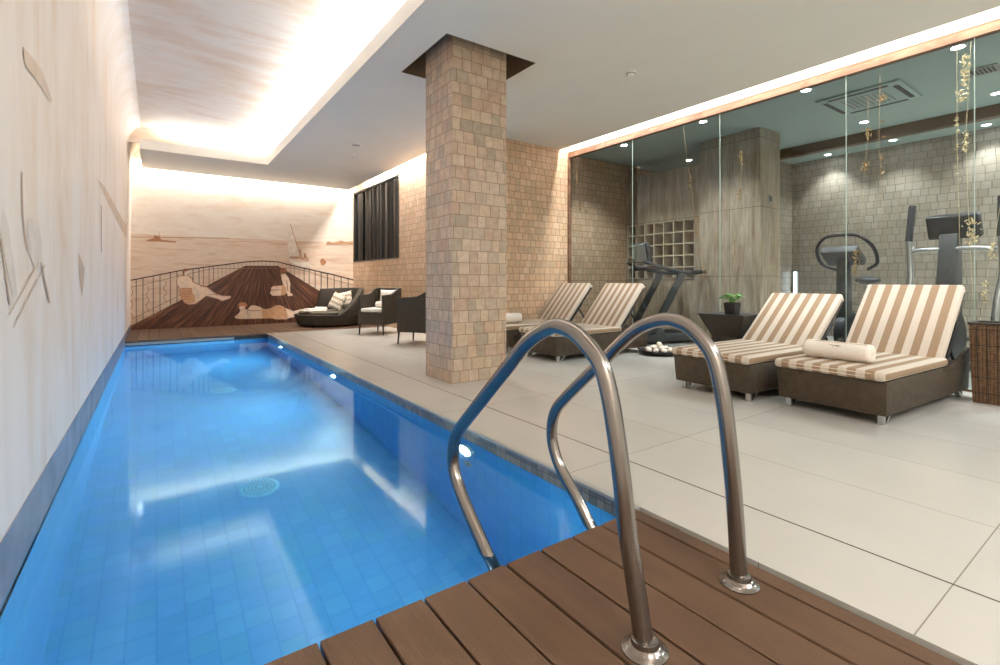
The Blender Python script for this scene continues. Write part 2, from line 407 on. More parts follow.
boards(m, XL, XP, YR, YP0)
m.box((XL, YR, -.12), (XP, YP0-.03, -.03), mi=1)
struct('pool_deck', m, [M['deck'], M['deck_dark']], 'brown grooved timber decking at the near end of the pool')
m = MB(); boards(m, XL, XW, YP1, YB)
m.box((XL, YP1+.03, -.12), (XW, YB, -.03), mi=1)
struct('pool_deck', m, [M['deck'], M['deck_dark']], 'brown timber decking at the far end below the mural')
# pool basin
struct('pool_floor', MB().box((XL-.2, YP0-.2, ZP-.1), (XP+.2, YP1+.2, ZP)), M['tile_pool'], 'blue tiled bottom of the pool')
m = MB(); m.box((XP+.02, YP0-.2, ZP), (XP+.2, YP1+.2, ZW)).box((XL-.2, YP0-.2, ZP), (XL, YP1+.2, ZW)).box((XL, YP0-.2, ZP), (XP+.02, YP0-.05, ZW)).box((XL, YP1+.05, ZP), (XP+.02, YP1+.2, ZW))
struct('pool_wall', m, M['tile_pool'], 'blue tiled walls of the pool')
m = MB(); m.box((XP+.018, YP0-.2, ZW-.012), (XP+.1, YP1+.2, -.016))
struct('trim_1', m, M['mosaic'], 'strip of small dark mosaic tiles above the waterline')
m = MB(); m.box((XP-.005, YP0, -.014), (XP+.03, YP1, .003), .003, 1)
struct('trim_2', m, M['grey_plastic'], 'thin grey stone edge along the pool')
m = MB(); m.box((XL, YP0-.12, -.14), (XP, YP0-.05, -.03)); m.box((XL, YP1+.05, -.14), (XP, YP1+.12, -.03), mi=0)
m.box((XL, YP1+.0, -.075), (XP-.55, YP1+.05, -.035), mi=1)
struct('trim_3', m, [M['deck_dark'], M['grey_plastic']], 'dark fascia below the deck ends')
struct('trim_4', MB().box((XL-.05, YP0-.3, ZW-.03), (XL+.004, YB, .12)), M['mosaic_band'], 'grey blue band along the foot of the left wall')
m = MB(); m.face([(XL, YP0-.1, ZW), (XP+.02, YP0-.1, ZW), (XP+.02, YP1+.1, ZW), (XL, YP1+.1, ZW)])
w = m.build('pool_water', M['water'], smooth=0); tag(w, 'clear still blue water filling the long pool', 'water'); w['kind'] = 'stuff'
# walls
slab('wall_left', (XL-.2, YR, -.2), (XL, YB+.2, 3.9), M['fresco_left'], 'left wall with a faint washed sepia fresco')
slab('wall_back', (XL-.2, YB, -.2), (XW+.2, YB+.2, 3.9), M['fresco_sky'], 'far wall painted with a sepia sky')
# window wall with its opening
WY0, WY1, WZ0, WZ1 = 9.54, 12.38, 1.49, 3.25
m = MB(); m.box((XW, YS, -.1), (XW+.22, WY0, 3.9)).box((XW, WY1, -.1), (XW+.22, YB, 3.9)).box((XW, WY0, -.1), (XW+.22, WY1, WZ0)).box((XW, WY0, WZ1), (XW+.22, WY1, 3.9))
struct('wall_window', m, M['tile_wall'], 'warm tiled wall with the dark window')
slab('wall_side', (XW+.01, YS, -.1), (GX+.2, YS+.2, 3.9), M['tile_wall'], 'warm tiled wall facing the room behind the loungers')
slab('wall_rear', (XL-.2, YR-.2, -.2), (10.2, YR, 3.9), M['plaster'])
m = MB(); m.box((XW+.14, WY0, WZ0), (XW+.2, WY1, WZ1)); g = struct('window_1', m, M['frame_dark'], 'dark recessed window pane')
m = MB()
for a, b in (((XW-.01, WY0-.01, WZ0-.012), (XW+.14, WY0+.03, WZ1+.01)), ((XW-.01, WY1-.03, WZ0-.012), (XW+.14, WY1+.01, WZ1+.01)), ((XW-.01, WY0, WZ0-.012), (XW+.14, WY1, WZ0+.02)), ((XW-.01, WY0, WZ1-.02), (XW+.14, WY1, WZ1+.01))):
    m.box(a, b)
m.build('window_frame', M['frame_dark'], g)
# curtain: corrugated dark panels
ct = thing('curtain', 'dark vertical folded curtain filling the window in the tiled wall', 'curtain', (XW+.06, (WY0+WY1)/2, WZ0))
NP = 5; wd = (WY1-WY0-.1)/NP
for k in range(NP):
    m = MB(); y0 = WY0+.05+k*wd-(WY0+WY1)/2; n = 30; pr = []
    for i in range(n+1):
        t_ = i/n; pr.append((.028*sin(t_*2*pi*1.6+k*1.3)+.005*sin(t_*19+k), y0+.015+t_*(wd-.03)))
    for (xa, ya), (xb, yb) in zip(pr, pr[1:]):
        m.face([(xa, ya, .02), (xb, yb, .02), (xb, yb, WZ1-WZ0-.03), (xa, ya, WZ1-WZ0-.03)])
        m.face([(xa+.006, ya, .02), (xa+.006, ya, WZ1-WZ0-.03), (xb+.006, yb, WZ1-WZ0-.03), (xb+.006, yb, .02)])
    m.build('curtain_panel', M['curtain'], ct, smooth=60, weld=True)
m = MB(); m.box((-.05, WY0-(WY0+WY1)/2+.03, WZ1-WZ0-.035), (.05, WY1-(WY0+WY1)/2-.03, WZ1-WZ0-.02)); m.build('curtain_track', M['frame_dark'], ct)

# column
CX0, CX1, CY0, CY1 = 2.345, 2.99, 4.117, 4.69
slab('column', (CX0, CY0, 0), (CX1, CY1, 3.74), M['tile_column'], 'square tiled pillar standing by the pool')
# ceiling: one suspended slab, cut out above the pool and round the pillar
RX, RY = 1.795, 10.5      # edge of the recess
T = 3.47
NX0, NX1, NY0, NY1 = 2.2, 3.27, 3.97, 5.0
m = MB()
m.box((RX, YR, ZC), (NX0, RY, T)).box((NX0, YR, ZC), (NX1, NY0, T)).box((NX0, NY1, ZC), (NX1, RY, T))
m.box((NX1, YR, ZC), (5.77, YS-.0, T)).box((NX1, YS, ZC), (3.96, RY, T))
m.box((XL+.19, RY, ZC), (3.96, 12.25, T)).box((XL+.19, YR, ZC), (RX, -1.6, T))
struct('ceiling', m, M['plaster'], 'flat suspended plaster ceiling')
m = MB(); m.box((XL, YR, 3.74), (XW+.2, YB, 3.82)).box((XW, YR, 3.74), (XG+.2, YS, 3.82))
struct('ceiling', m, M['fresco_ceiling'], 'raised ceiling above the pool with a cloudy sepia fresco')
m = MB(); n = 8; pr = [(XL+.2*(1-cos(i/n*pi/2)), 3.3+.44*sin(i/n*pi/2)) for i in range(n+1)]
for (xa, za), (xb, zb) in zip(pr, pr[1:]): m.face([(xa, YR, za), (xb, YR, zb), (xb, YB, zb), (xa, YB, za)])
struct('trim_5', m, M['fresco_left'], 'curved coving between the left wall and the raised ceiling', smooth=60, weld=True)
m = MB(); m.box((RX+.32, -1.6, T), (RX+.36, RY+.36, 3.74)).box((XL, RY+.32, T), (RX+.36, RY+.36, 3.74))  # added to close off the cove and trap its light
struct('trim_22', m, M['fresco_ceiling'], 'upstand added behind the hidden cove lamps to hold in their light')
# dark lining of the pillar opening
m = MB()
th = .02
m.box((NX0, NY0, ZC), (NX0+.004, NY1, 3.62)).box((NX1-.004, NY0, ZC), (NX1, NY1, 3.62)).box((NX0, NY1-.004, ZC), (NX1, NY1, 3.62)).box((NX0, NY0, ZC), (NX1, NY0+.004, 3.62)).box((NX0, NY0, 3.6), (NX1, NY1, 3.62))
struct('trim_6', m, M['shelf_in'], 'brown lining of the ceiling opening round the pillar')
# glass wall header, white upstand and joints
m = MB(); m.box((XG-.03, YR, 3.185), (XG+.05, YS, 3.262)); struct('trim_7', m, M['header'], 'salmon stone header above the glass wall')
m = MB(); m.box((XG-.018, YR, 3.262), (XG+.05, YS, 3.285)); struct('trim_8', m, M['bronze'], 'thin brown strip in place of the shaded gap above the header')  # shade of the gap over the header put into this strip's colour
m = MB(); m.box((XG-.0, YR, 3.285), (XG+.05, YS, 3.74)); struct('trim_9', m, M['white'], 'white upstand lit by the hidden cove light')
m = MB(); m.box((XG-.045, YS-.03, 0), (XG+.02, YS, 3.262)); struct('trim_10', m, M['header'], 'narrow stone jamb where tiled wall and glass wall meet')
seams = [YS-.03, 4.945, 3.52, 2.1, 1.115-.01, -.3, -1.7, YR]
for i, (a, b) in enumerate(zip(seams, seams[1:])):
    m = MB(); m.face([(XG, a-.003, .02), (XG, b+.003, .02), (XG, b+.003, 3.186), (XG, a-.003, 3.186)])
    struct('window_%d' % (i+2), m, M['glass'], smooth=0)
for i, a in enumerate(seams[1:-1]):
    m = MB(); m.box((XG-.005, a-.003, .02), (XG+.005, a+.003, 3.186)); struct('trim_%d' % (11+i), m, M['glass_edge'])
m = MB(); m.box((XG-.012, YR, 0), (XG+.012, YS, .02)); struct('trim_20', m, M['bronze'])
# ---------- gym beyond the glass
ZG = 3.25; GX = 10.0
m = MB(); m.box((XG+.05, YR, ZG), (GX+.2, YS, ZG+.1)); struct('ceiling', m, M['gym_ceiling'], 'grey green ceiling of the gym beyond the glass')
slab('wall_gym', (GX, YR, 0), (GX+.2, YS, ZG), M['tile_gym'], 'grey tiled far wall of the gym')
slab('wall_gym_end', (7.75, 4.4, 0), (GX, 4.6, ZG), M['tile_gym'])
slab('column', (7.19, 3.6, 0), (7.79, 4.57, ZG), M['travertine'], 'travertine clad pillar behind the glass')
# travertine wall with the pigeonhole opening
SX = 7.5; SY0, SY1, SZ0, SZ1 = 4.85, 6.3, 1.04, 2.07; ZT = 2.98
m = MB(); m.box((SX, 4.5, 0), (SX+.3, YS, SZ0)).box((SX, 4.5, SZ1), (SX+.3, YS, ZT)).box((SX, 4.5, SZ0), (SX+.3, SY0, SZ1)).box((SX, SY1, SZ0), (SX+.3, YS, SZ1)).box((SX+.28, SY0, SZ0), (SX+.3, SY1, SZ1))
struct('wall_travertine', m, M['travertine'], 'travertine wall holding the pigeonhole shelf')
m = MB(); m.box((8.72, YR, 3.1), (8.86, 4.4, ZG)); struct('trim_21', m, M['bronze'], 'dark beam below the gym ceiling')

# ================================================================== MURAL
MUR = thing('mural', 'sepia mural of bathers on a ship deck covering the far wall', 'mural', (0, YB, 0))
def mpts(px, off): return [(lambda p: (p[0], -off, p[2]))(on_y(u, v, YB)) for u, v in px]
def mpoly(m, px, off, mi=0):
    p = mpts(px, off); f = m.face(p, mi)
    if f:
        f.normal_update()
        if f.normal.y > 0: f.normal_flip()
def mline(m, px, w, off, mi=0):
    for a, b in zip(px, px[1:]):
        d = Vector((b[0]-a[0], b[1]-a[1])); 
        if d.length < 1e-6: continue
        n = Vector((-d.y, d.x)).normalized()*w/2
        mpoly(m, [(a[0]+n.x, a[1]+n.y), (b[0]+n.x, b[1]+n.y), (b[0]-n.x, b[1]-n.y), (a[0]-n.x, a[1]-n.y)], off, mi)
def circ(cx, cy, rx, ry, n=16): return [(cx+rx*cos(2*pi*i/n), cy+ry*sin(2*pi*i/n)) for i in range(n)]
def zm(o, s, pts): return [(o[0]+x/s, o[1]+y/s) for x, y in pts]
zh = on_y(240, 238.5, YB)[2]
m = MB(); m.face([(XL, -.004, 0), (XW, -.004, 0), (XW, -.004, zh), (XL, -.004, zh)]); m.build('painted_sea', M['fresco_sea'], MUR, smooth=0)
m = MB(); mpoly(m, [(130.5,331.5),(131.5,325.5),(180,300.5),(213,282.5),(245,265.8),(278,265.8),(300,279),(322,292.5),(356,312),(356,326)], .008); m.build('painted_ship_deck', M['mural_wood'], MUR, smooth=0)
m = MB()
top = [(126,281.2),(140,278.5),(180,270.6),(214,266),(245,262),(262,261),(278,262),(292,265.5),(310,269.5),(330,274),(356,280.5)]
mline(m, top, 1.1, .012)
mline(m, [(u, v+ (7 if u < 180 else 5 if u < 214 or u > 310 else 2.5)) for u, v in top if not 240 < u < 285], .5, .012, 1)
def lerp(t, u):
    for a, b in zip(t, t[1:]):
        if a[0] <= u <= b[0]: return a[1]+(b[1]-a[1])*(u-a[0])/(b[0]-a[0])
edge = [(126,329),(131.5,325.5),(180,300.5),(213,282.5),(245,266),(278,266),(300,279),(322,292.5),(356,312)]
for u in [136.2,143,153.2,160,170.3,177,185,193,199,203.5,209,213.5,218,222,226,230,234,238,242,246,250,254,258,262,266,270,274,278,282,286,290,294.5,299,304,309,315,321,327.5,334,341,348]:
    mline(m, [(u, lerp(top, u)), (u, lerp(edge, u))], .75 if u < 215 or u > 300 else .4, .012, 0 if u < 200 or u > 300 else 1)
for c, a, b in [(131.5,289,318),(147.5,287,312),(165,281,303)]:
    mline(m, [(c+1.5*sin(i*1.05), a+(b-a)*i/14) for i in range(15)], .6, .012, 1)
mline(m, [(132, 319), (160, 305), (180, 295), (200, 286)], .5, .012, 1)
m.build('painted_railing', [M['p_iron'], M['p_iron_soft']], MUR, smooth=0)
def bather(nm, label, layers):
    m = MB(); mats = []; off = .016
    for mat, polys in layers:
        if mat not in mats: mats.append(mat)
        for p in polys: mpoly(m, p, off, mats.index(mat))
        off += .003
    o = m.build(nm, [M[k] for k in mats], MUR, smooth=0); o['label'] = label
Z2 = lambda P: zm((170, 260), 13.3, P); Z3 = lambda P: zm((230, 290), 12.5, P); Z4 = lambda P: zm((260, 260), 14.78, P)
bather('painted_bather', 'painted bather in a striped suit sitting by the railing', [
    ('p_skin_line', [Z2([(88,228),(130,200),(170,205),(232,190),(300,240),(310,292),(410,330),(478,342),(570,412),(620,448),(705,472),(806,472),(820,495),(785,522),(690,552),(635,524),(482,484),(425,530),(345,588),(250,600),(183,568),(150,505),(110,365),(82,322)])]),
    ('p_skin', [Z2([(97,232),(132,210),(172,215),(230,202),(290,250),(300,300),(400,340),(470,352),(560,422),(612,457),(702,481),(798,481),(808,495),(780,513),(690,542),(640,513),(480,473),(418,520),(340,577),(250,588),(193,558),(162,500),(122,362),(94,320)]), Z2(circ(205,160,38,42))]),
    ('p_hair', [Z2([(165,165),(175,125),(215,112),(240,135),(225,150),(195,150),(190,205),(175,200)])]),
    ('p_suit', [Z2([(130,370),(290,370),(300,440),(330,470),(330,560),(250,585),(196,555),(165,500)])]),
    ('p_suit2', [Z2([(140,380+i*34),(285,372+i*34),(290,384+i*34),(144,394+i*34)]) for i in range(5)]),
    ('p_skin_line', [Z2([(400,345),(470,352),(480,362),(400,352)]), Z2([(480,472),(560,450),(640,470),(640,476),(560,458)])])])
bather('painted_bather', 'painted bather in a spotted suit lying in the foreground', [
    ('p_skin', [Z3([(58,332),(112,288),(140,235),(215,245),(262,193),(300,190),(385,213),(400,235),(402,355),(130,362),(65,352)]), Z3([(660,212),(790,265),(880,240),(960,236),(960,280),(830,330),(720,355),(700,330)])]),
    ('p_skin_line', [Z3([(222,248),(300,256),(385,252),(385,258),(300,264),(215,256)]), Z3([(215,250),(232,235),(215,290),(208,300)])]),
    ('p_hair', [Z3(circ(155,192,66,46))]), ('p_suit2', [Z3(circ(158,186,50,30))]), ('p_skin', [Z3(circ(150,225,38,26))]),
    ('p_suit', [Z3([(388,224),(440,238),(500,230),(560,195),(620,188),(680,213),(722,330),(716,366),(560,366),(520,352),(400,356)])]),
    ('p_skin_line', [Z3([(668,215),(684,215),(700,260),(690,262)])]),
    ('p_pale', [Z3(circ(545+i*28, 330+((i*37) % 3)*14, 8, 6, 8)) for i in range(7)])])
bather('painted_bather', 'painted bather sitting with folded legs by the far railing', [
    ('p_skin', [Z4([(305,210),(370,200),(420,260),(447,350),(440,480),(482,508),(472,532),(410,532),(388,470),(350,400),(322,300)]), Z4([(160,410),(200,385),(322,378),(335,450),(312,524),(180,528),(143,490),(165,445)])]),
    ('p_skin_line', [Z4([(170,440),(310,436),(310,446),(170,450)]), Z4([(385,300),(396,300),(420,470),(405,470)])]),
    ('p_hair', [Z4([(290,170),(305,125),(345,112),(390,140),(392,195),(350,180),(330,205),(305,200)])]), ('p_suit', [Z4([(315,378),(345,360),(385,420),(388,490),(345,520),(305,522)])])])
m = MB(); Z5 = lambda P: zm((230, 220), 7.69, P)
mpoly(m, Z5([(438,150),(458,58),(470,50),(527,275),(455,285)]), .016, 0); mline(m, Z5([(462,30),(548,300)]), .5, .02, 1); mline(m, Z5([(455,285),(530,290)]), .5, .02, 1)
mpoly(m, Z5([(455,280),(600,285),(607,315),(590,322),(540,300),(470,292)]), .018, 2); mpoly(m, Z5([(530,225),(545,222),(550,290),(535,290)]), .02, 2); mpoly(m, Z5([(568,258),(580,255),(588,290),(565,290)]), .022, 1)
mpoly(m, Z5([(450,300),(520,320),(600,325),(640,360),(560,365),(460,330)]), .014, 0)
m.build('painted_sailboat', [M['p_sail'], M['p_sepia'], M['p_sepia_soft']], MUR, smooth=0)
m = MB(); Z6 = lambda P: zm((130, 220), 10, P)
mpoly(m, Z6([(160,205),(205,190),(240,182),(243,150),(262,160),(290,158),(300,182),(320,200),(460,214),(455,226),(320,218),(180,212)]), .016, 0)
mline(m, Z6([(295,120),(297,165)]), .3, .016, 0); mline(m, Z6([(243,140),(243,165)]), .3, .016, 0)
m.build('painted_steamship', [M['p_sepia']], MUR, smooth=0)
m = MB()
mpoly(m, Z5([(738,192),(750,160),(790,172),(850,156),(890,168),(970,155),(970,192)]), .016, 0); mline(m, Z5([(740,178),(800,186),(860,174),(960,184)]), .8, .02, 1)
m.build('painted_headland', [M['p_sepia_soft'], M['p_sepia']], MUR, smooth=0); m = MB()
mline(m, Z5([(0,166),(130,164),(200,172),(270,170),(350,178),(430,182)]), .5, .012, 0); m.build('painted_shoreline', [M['p_sepia_soft'], M['p_sepia']], MUR, smooth=0)
m = MB(); mline(m, [(130.5, 237), (230, 238.3)], .6, .012, 0); m.build('painted_horizon', M['p_sepia'], MUR, smooth=0)
m = MB(); mpoly(m, Z5([(690,312),(705,292),(720,300),(742,325),(720,350),(700,345)]), .016, 0); m.build('painted_rock', [M['p_sepia']], MUR, smooth=0)

# faint fresco figures on the left wall
LF = thing('wall_painting', 'faint sepia sailing boat rigging painted on the left wall', 'mural', (XL, 0, 0))
def lpoly(m, px, off, mi=0):
    f = m.face([(off, p[1], p[2]) for p in (on_x(u, v, XL) for u, v in px)], mi)
    if f:
        f.normal_update()
        if f.normal.x < 0: f.normal_flip()
def lline(m, px, w, off, mi=0):
    for a, b in zip(px, px[1:]):
        n = Vector((-(b[1]-a[1]), b[0]-a[0])).normalized()*w/2
        lpoly(m, [(a[0]+n.x, a[1]+n.y), (b[0]+n.x, b[1]+n.y), (b[0]-n.x, b[1]-n.y), (a[0]-n.x, a[1]-n.y)], off, mi)
m = MB(); lpoly(m, [(2,206),(8,226),(17,296),(13,300),(1,240)], .002, 0); m.build('painted_sail', M['p_pale'], LF, smooth=0); m = MB(); lpoly(m, [(27,218),(37,218),(41,240),(42,262),(36,272),(27,250)], .002, 0)
m.build('painted_sail', [M['p_pale']], LF, smooth=0)
m = MB()
lline(m, [(21,172),(22,215),(26,250)], 1.2, .003, 0); lline(m, [(38,262),(8,315)], 1.6, .003, 1); lline(m, [(44,265),(12,328)], 1.4, .003, 1); lline(m, [(40,262),(49,303)], 1.8, .003, 0)
lline(m, [(0,238),(9,305)], 2, .003, 0); lpoly(m, [(78,252),(84,268),(82,296),(79,280)], .003, 0); lline(m, [(101,205),(101,252)], .9, .003, 0)
lpoly(m, [(96,178),(104,186),(126,226),(126,238),(110,208)], .003, 1); lpoly(m, [(22,46),(40,68),(52,100),(50,103),(36,80),(24,66)], .003, 1)
m.build('painted_mast', [M['p_faint2'], M['p_faint']], LF, smooth=0)

# ================================================================== POOL FITTINGS
def smooth_path(pts, n=6):
    out = []; P = [Vector(p) for p in pts]; P = [P[0]*2-P[1]]+P+[P[-1]*2-P[-2]]
    for i in range(1, len(P)-2):
        a, b, c, d = P[i-1:i+3]
        for k in range(n):
            t = k/n; out.append(.5*((2*b)+(c-a)*t+(2*a-5*b+4*c-d)*t*t+(3*b-a-3*c+d)*t**3))
    out.append(P[-2]); return out
RA = [(.849,0),(.878,.15),(.909,.297),(.928,.43),(.949,.551),(.976,.67),(1.012,.755),(1.09,.821),(1.16,.847),(1.235,.845),(1.357,.784),(1.487,.669),(1.664,.51),(1.80,.388),(1.862,.325),(1.888,.265),(1.893,.19),(1.868,.13),(1.82,.075),(1.745,.007),(1.649,-.07),(1.585,-.13),(1.55,-.2),(1.54,-.32)]
RB = [(.857,0),(.864,.136),(.872,.25),(.882,.36),(.906,.562),(.937,.707),(.972,.772),(1.03,.825),(1.09,.85),(1.155,.852),(1.24,.826),(1.321,.775),(1.427,.682),(1.566,.563),(1.70,.443),(1.755,.385),(1.785,.32),(1.79,.24),(1.77,.175),(1.735,.115),(1.68,.06),(1.61,-.005),(1.551,-.07),(1.50,-.13),(1.475,-.2),(1.465,-.32)]
for (x, PR, lab) in ((1.081, RA, 'curved steel pool handrail standing nearest, its base at the picture bottom'), (1.575, RB, 'curved steel pool handrail farther right, its base beside the cream tiles')):
    y = PR[0][0]; prof = [(p[0]-y, p[1]) for p in PR]
    t = thing('pool_handrail', lab, 'handrail', (x, y, 0), 0, 'pool handrails')
    m = MB(); m.tube([(0, p[0], p[1]) for p in smooth_path([(a, b, 0) for a, b in prof], 5)], .0268, 24); m.build('rail', M['steel'], t, smooth=60)
    m = MB(); m.lathe([(0,0),(.062,0),(.062,.004),(.052,.009),(.046,.012),(.042,.018),(.038,.02),(.036,.032),(.027,.035),(0,.035)], 40)
    f = m.build('flange', M['steel'], t, smooth=40)
    for k in range(3):
        a = k*2*pi/3+.5; m = MB(); m.lathe([(0,0),(.006,0),(.005,.003),(0,.004)], 12, (.049*cos(a), .049*sin(a), .009)); m.build('screw', M['steel_satin'], f)
RYM = Matrix.Rotation(-pi/2, 4, 'Y')
lights_y = [(2.86, 'lit round pool lamp nearest, seen behind the front handrail'), (5.87, 'lit round pool lamp midway along the right pool wall'), (8.85, 'lit round pool lamp at the far end of the right pool wall')]
ZL = -.30
for y, lab in lights_y:
    t = thing('pool_lamp', lab, 'lamp', (XP+.02, y, ZL), 0, 'underwater lamps in the right pool wall')
    m = MB(); m.lathe([(0,.018),(.06,.018),(.075,.012),(.08,.004)], 32, mat=RYM); m.build('lens', M['lens'], t)
    m = MB(); m.lathe([(.076,.0),(.078,.018),(.098,.016),(.104,.0)], 32, mat=RYM); m.build('rim', M['steel_satin'], t)
t = thing('water_nozzle', 'small round inlet nozzle below the nearest pool lamp', 'nozzle', (XP+.02, 2.84, ZL-.22))
m = MB(); m.lathe([(.018,.0),(.018,.012),(.04,.012),(.045,0)], 24, mat=RYM); m.build('ring', M['grey_plastic'], t)
m = MB(); m.lathe([(0,.004),(.018,.004),(.018,0)], 16, mat=RYM); m.build('opening', M['black_plastic'], t)
for (x, y, lab) in ((.65, 4.13, 'round drain grate in the pool bottom, the nearer one'), (.685, 7.0, 'round drain grate in the pool bottom, the farther one')):
    t = thing('pool_drain', lab, 'drain', (x, y, ZP), 0, 'drains in the pool bottom')
    m = MB(); m.lathe([(.0,.012),(.1,.014),(.125,.01),(.14,.0)], 40); m.build('rim', M['drain_plate'], t)
    m = MB()
    for r, n in ((.03,8),(.055,14),(.08,20),(.105,26)):
        for k in range(n): m.lathe([(0,.0),(.007,.0),(.007,.0035),(0,.0035)], 8, (r*cos(2*pi*k/n), r*sin(2*pi*k/n), .0135))
    m.build('holes', M['drain_holes'], t)

# ================================================================== LOUNGERS
def make_lounger(ang):
    t = thing('sun_lounger', '', 'lounger')
    W = .37
    m = MB(); m.frustum((.022, -W+.01, 1.70, W-.01, .07), (0, -W, 1.68, W, .31), .006)
    for s in (-1, 1):
        m.prism([(1.05,.27),(1.05,.308),(1.3,.32),(1.48,.355),(1.6,.405),(1.68,.43),(1.71,.41),(1.70,.34),(1.67,.27)], s*W-(.03 if s > 0 else 0), s*W+(.03 if s < 0 else 0), 'y', .004)
    m.build('wicker_base', M['wicker'], t, smooth=35)
    for x in (.09, 1.66):
        for s in (-1, 1):
            m = MB(); y = s*(W-.06); d = 1 if x < 1 else -1
            m.box((x-.022, y-.02, 0), (x+.012, y+.02, .08), .003, 1)
            m.prism([(x+d*.008, 0), (x+d*.03, 0), (x+d*.13, .08), (x+d*.10, .08)], y-.02, y+.02, 'y')
            m.build('foot', M['steel_satin'], t)
    # seat cushion, piped
    m = MB(); m.box((-.035, -W-.004, .312), (1.17, W+.004, .382), .028, 4); m.build('seat_cushion', M['stripes'], t, smooth=60)
    m = MB()
    for z in (.336, .362): m.tube([(-.03, -W+.02, z), (-.036, 0, z), (-.03, W-.02, z)], .003, 6)
    m.build('piping', M['canvas_edge'], t)
    A = radians(ang); L = .86
    mat = Matrix.Translation((1.09, 0, .285)) @ Matrix.Rotation(-A, 4, 'Y')
    tm = MB(); tm.box((0, -W+.015, 0), (L, W-.015, .072), .026, 4, mat=mat)
    # a little fold of cushion over the head end
    tm.box((L-.05, -W+.02, -.035), (L+.005, W-.02, .04), .02, 3, mat=mat)
    tm.build('back_cushion', M['stripes'], t, smooth=60)
    m = MB(); m.box((-.02, -W+.02, -.03), (L-.01, W-.02, -.004), .005, 1, mat=mat); m.build('backrest', M['wicker'], t)
    for s in (-1, 1):
        m = MB(); m.tube([mat @ Vector((.45, s*.27, -.03)), (1.66, s*.27, .3)], .011, 8); m.tube([mat @ Vector((.0, s*(W-.012), -.012)), mat @ Vector((.5, s*(W-.012), -.012))], .012, 8)
        m.build('strut', M['black_metal'], t)
    return t
LG = 'striped loungers facing the pool'
lo = make_lounger(48.5)
spots = [(4.065, 1.548, -3.2, 'striped sun lounger nearest the camera with a rolled towel on its seat'),
         (3.97, 2.43, -2.0, 'striped sun lounger with bare seat in front of the wicker table'),
         (4.0, 4.83, -1.5, 'striped sun lounger second from the tiled side wall, partly behind the handrail'),
         (4.0, 5.84, -1.0, 'striped sun lounger against the tiled side wall, partly behind the pillar')]
for i, (x, y, a, lab) in enumerate(spots):
    o = lo if i == 0 else make_lounger(38.5) if i == 1 else copy_tree(lo)
    o.location = (x, y, 0); o.rotation_euler = (0, 0, radians(a)); o['label'] = lab; o['group'] = LG
def towel_roll(loc, rz, L, r, lab, emblem=False):
    t = thing('rolled_towel', lab, 'towel', loc, rz, 'rolled white towels')
    m = MB(); n = 26
    pr = [(0, -L/2), (r*.5, -L/2-.004), (r*.85, -L/2), (r, -L/2+.02)]+[(r*(1+.03*sin(i*1.9)), -L/2+.02+(L-.04)*i/10) for i in range(1, 10)]+[(r, L/2-.02), (r*.85, L/2), (r*.5, L/2+.004), (0, L/2)]
    m.lathe(pr, 28, mat=Matrix.Translation((0,0,r)) @ Matrix.Rotation(pi/2, 4, 'X') @ Matrix.Scale(1.12, 4, (1,0,0)))
    b = m.build('roll', M['towel'], t, smooth=60)
    m = MB(); m.tube([(-r*.4, -L/2+.02, 2*r-.004), (-r*.45, 0, 2*r-.001), (-r*.4, L/2-.02, 2*r-.004)], .004, 6)
    for e in (-1, 1):
        m.tube([((r*.75-.009*k*.35)*cos(k*.7)*1.0, e*(L/2+.003), r+(r*.75-.009*k*.35)*sin(k*.7)) for k in range(16)], .0028, 5)
    m.build('hem', M['canvas_edge'], b)
    if emblem:
        m = MB(); X = -r*.78
        def q(a, c): return (-r*1.1*cos(c), a, r+r*1.02*sin(c))
        for A in ([(-.045,.62),(-.02,.72),(0,.66),(.02,.74),(.045,.68)], [(0,.66),(.012,.5)], [(-.01,.66),(-.03,.56)]):
            m.tube([q(a, c) for a, c in A], .0022, 5)
        m.build('embroidered_bird', M['ink'], b)
    return t
towel_roll((4.38, 1.59, .383), radians(-3), .46, .07, 'rolled white towel with embroidered bird on the nearest lounger', True)
towel_roll((4.2, 5.75, .383), radians(90-20), .4, .075, 'rolled white towel on the lounger behind the pillar')

# ---------------- wicker side table, pot
t = thing('side_table', 'dark wicker side table flaring upward, holding a potted plant', 'table', (5.43, 3.04, 0))
m = MB(); m.frustum((-.15, -.16, .15, .16, .36), (-.25, -.27, .25, .27, .61), .004).frustum((-.19, -.2, .19, .2, 0), (-.15, -.16, .15, .16, .36), .004); m.build('wicker_body', M['wicker_black'], t)
m = MB(); m.box((-.255, -.275, .608), (.255, .275, .624), .004, 1); m.build('table_top', M['pot'], t)
t = thing('potted_plant', 'small green leafy plant in a black square pot on the wicker table', 'plant', (5.33, 2.98, .624))
m = MB(); m.frustum((-.055, -.055, .055, .055, 0), (-.068, -.068, .068, .068, .13), .003); pt = m.build('pot', M['pot'], t)
m = MB(); m.box((-.058, -.058, .122), (.058, .058, .134)); m.build('soil', M['soil'], pt)
m = MB()
for k in range(26):
    a = k*2.4; r = .03+.075*((k*7) % 11)/11; h = .05+.06*((k*5) % 7)/7; s = .042+.016*((k*3) % 5)/5
    b = Vector((.02*cos(a), .02*sin(a), .13)); c = Vector((r*cos(a), r*sin(a), .13+h))
    dn = Vector((cos(a), sin(a), -.25+.1*(k % 3))).normalized(); sd = Vector((-sin(a), cos(a), .1)).normalized()
    m.tube([b, (b+c)/2+Vector((0,0,.015)), c], .0022, 5)
    nz = dn.cross(sd).normalized()
    pts = [c-dn*s*.3, c+sd*s*.8+nz*.004, c+dn*s*.6+sd*s*.55, c+dn*s*1.35, c+dn*s*.6-sd*s*.55, c-sd*s*.8+nz*.004]
    mid = c+dn*s*.4-nz*.006
    for i in range(6): m.face([mid, pts[i], pts[(i+1) % 6]])
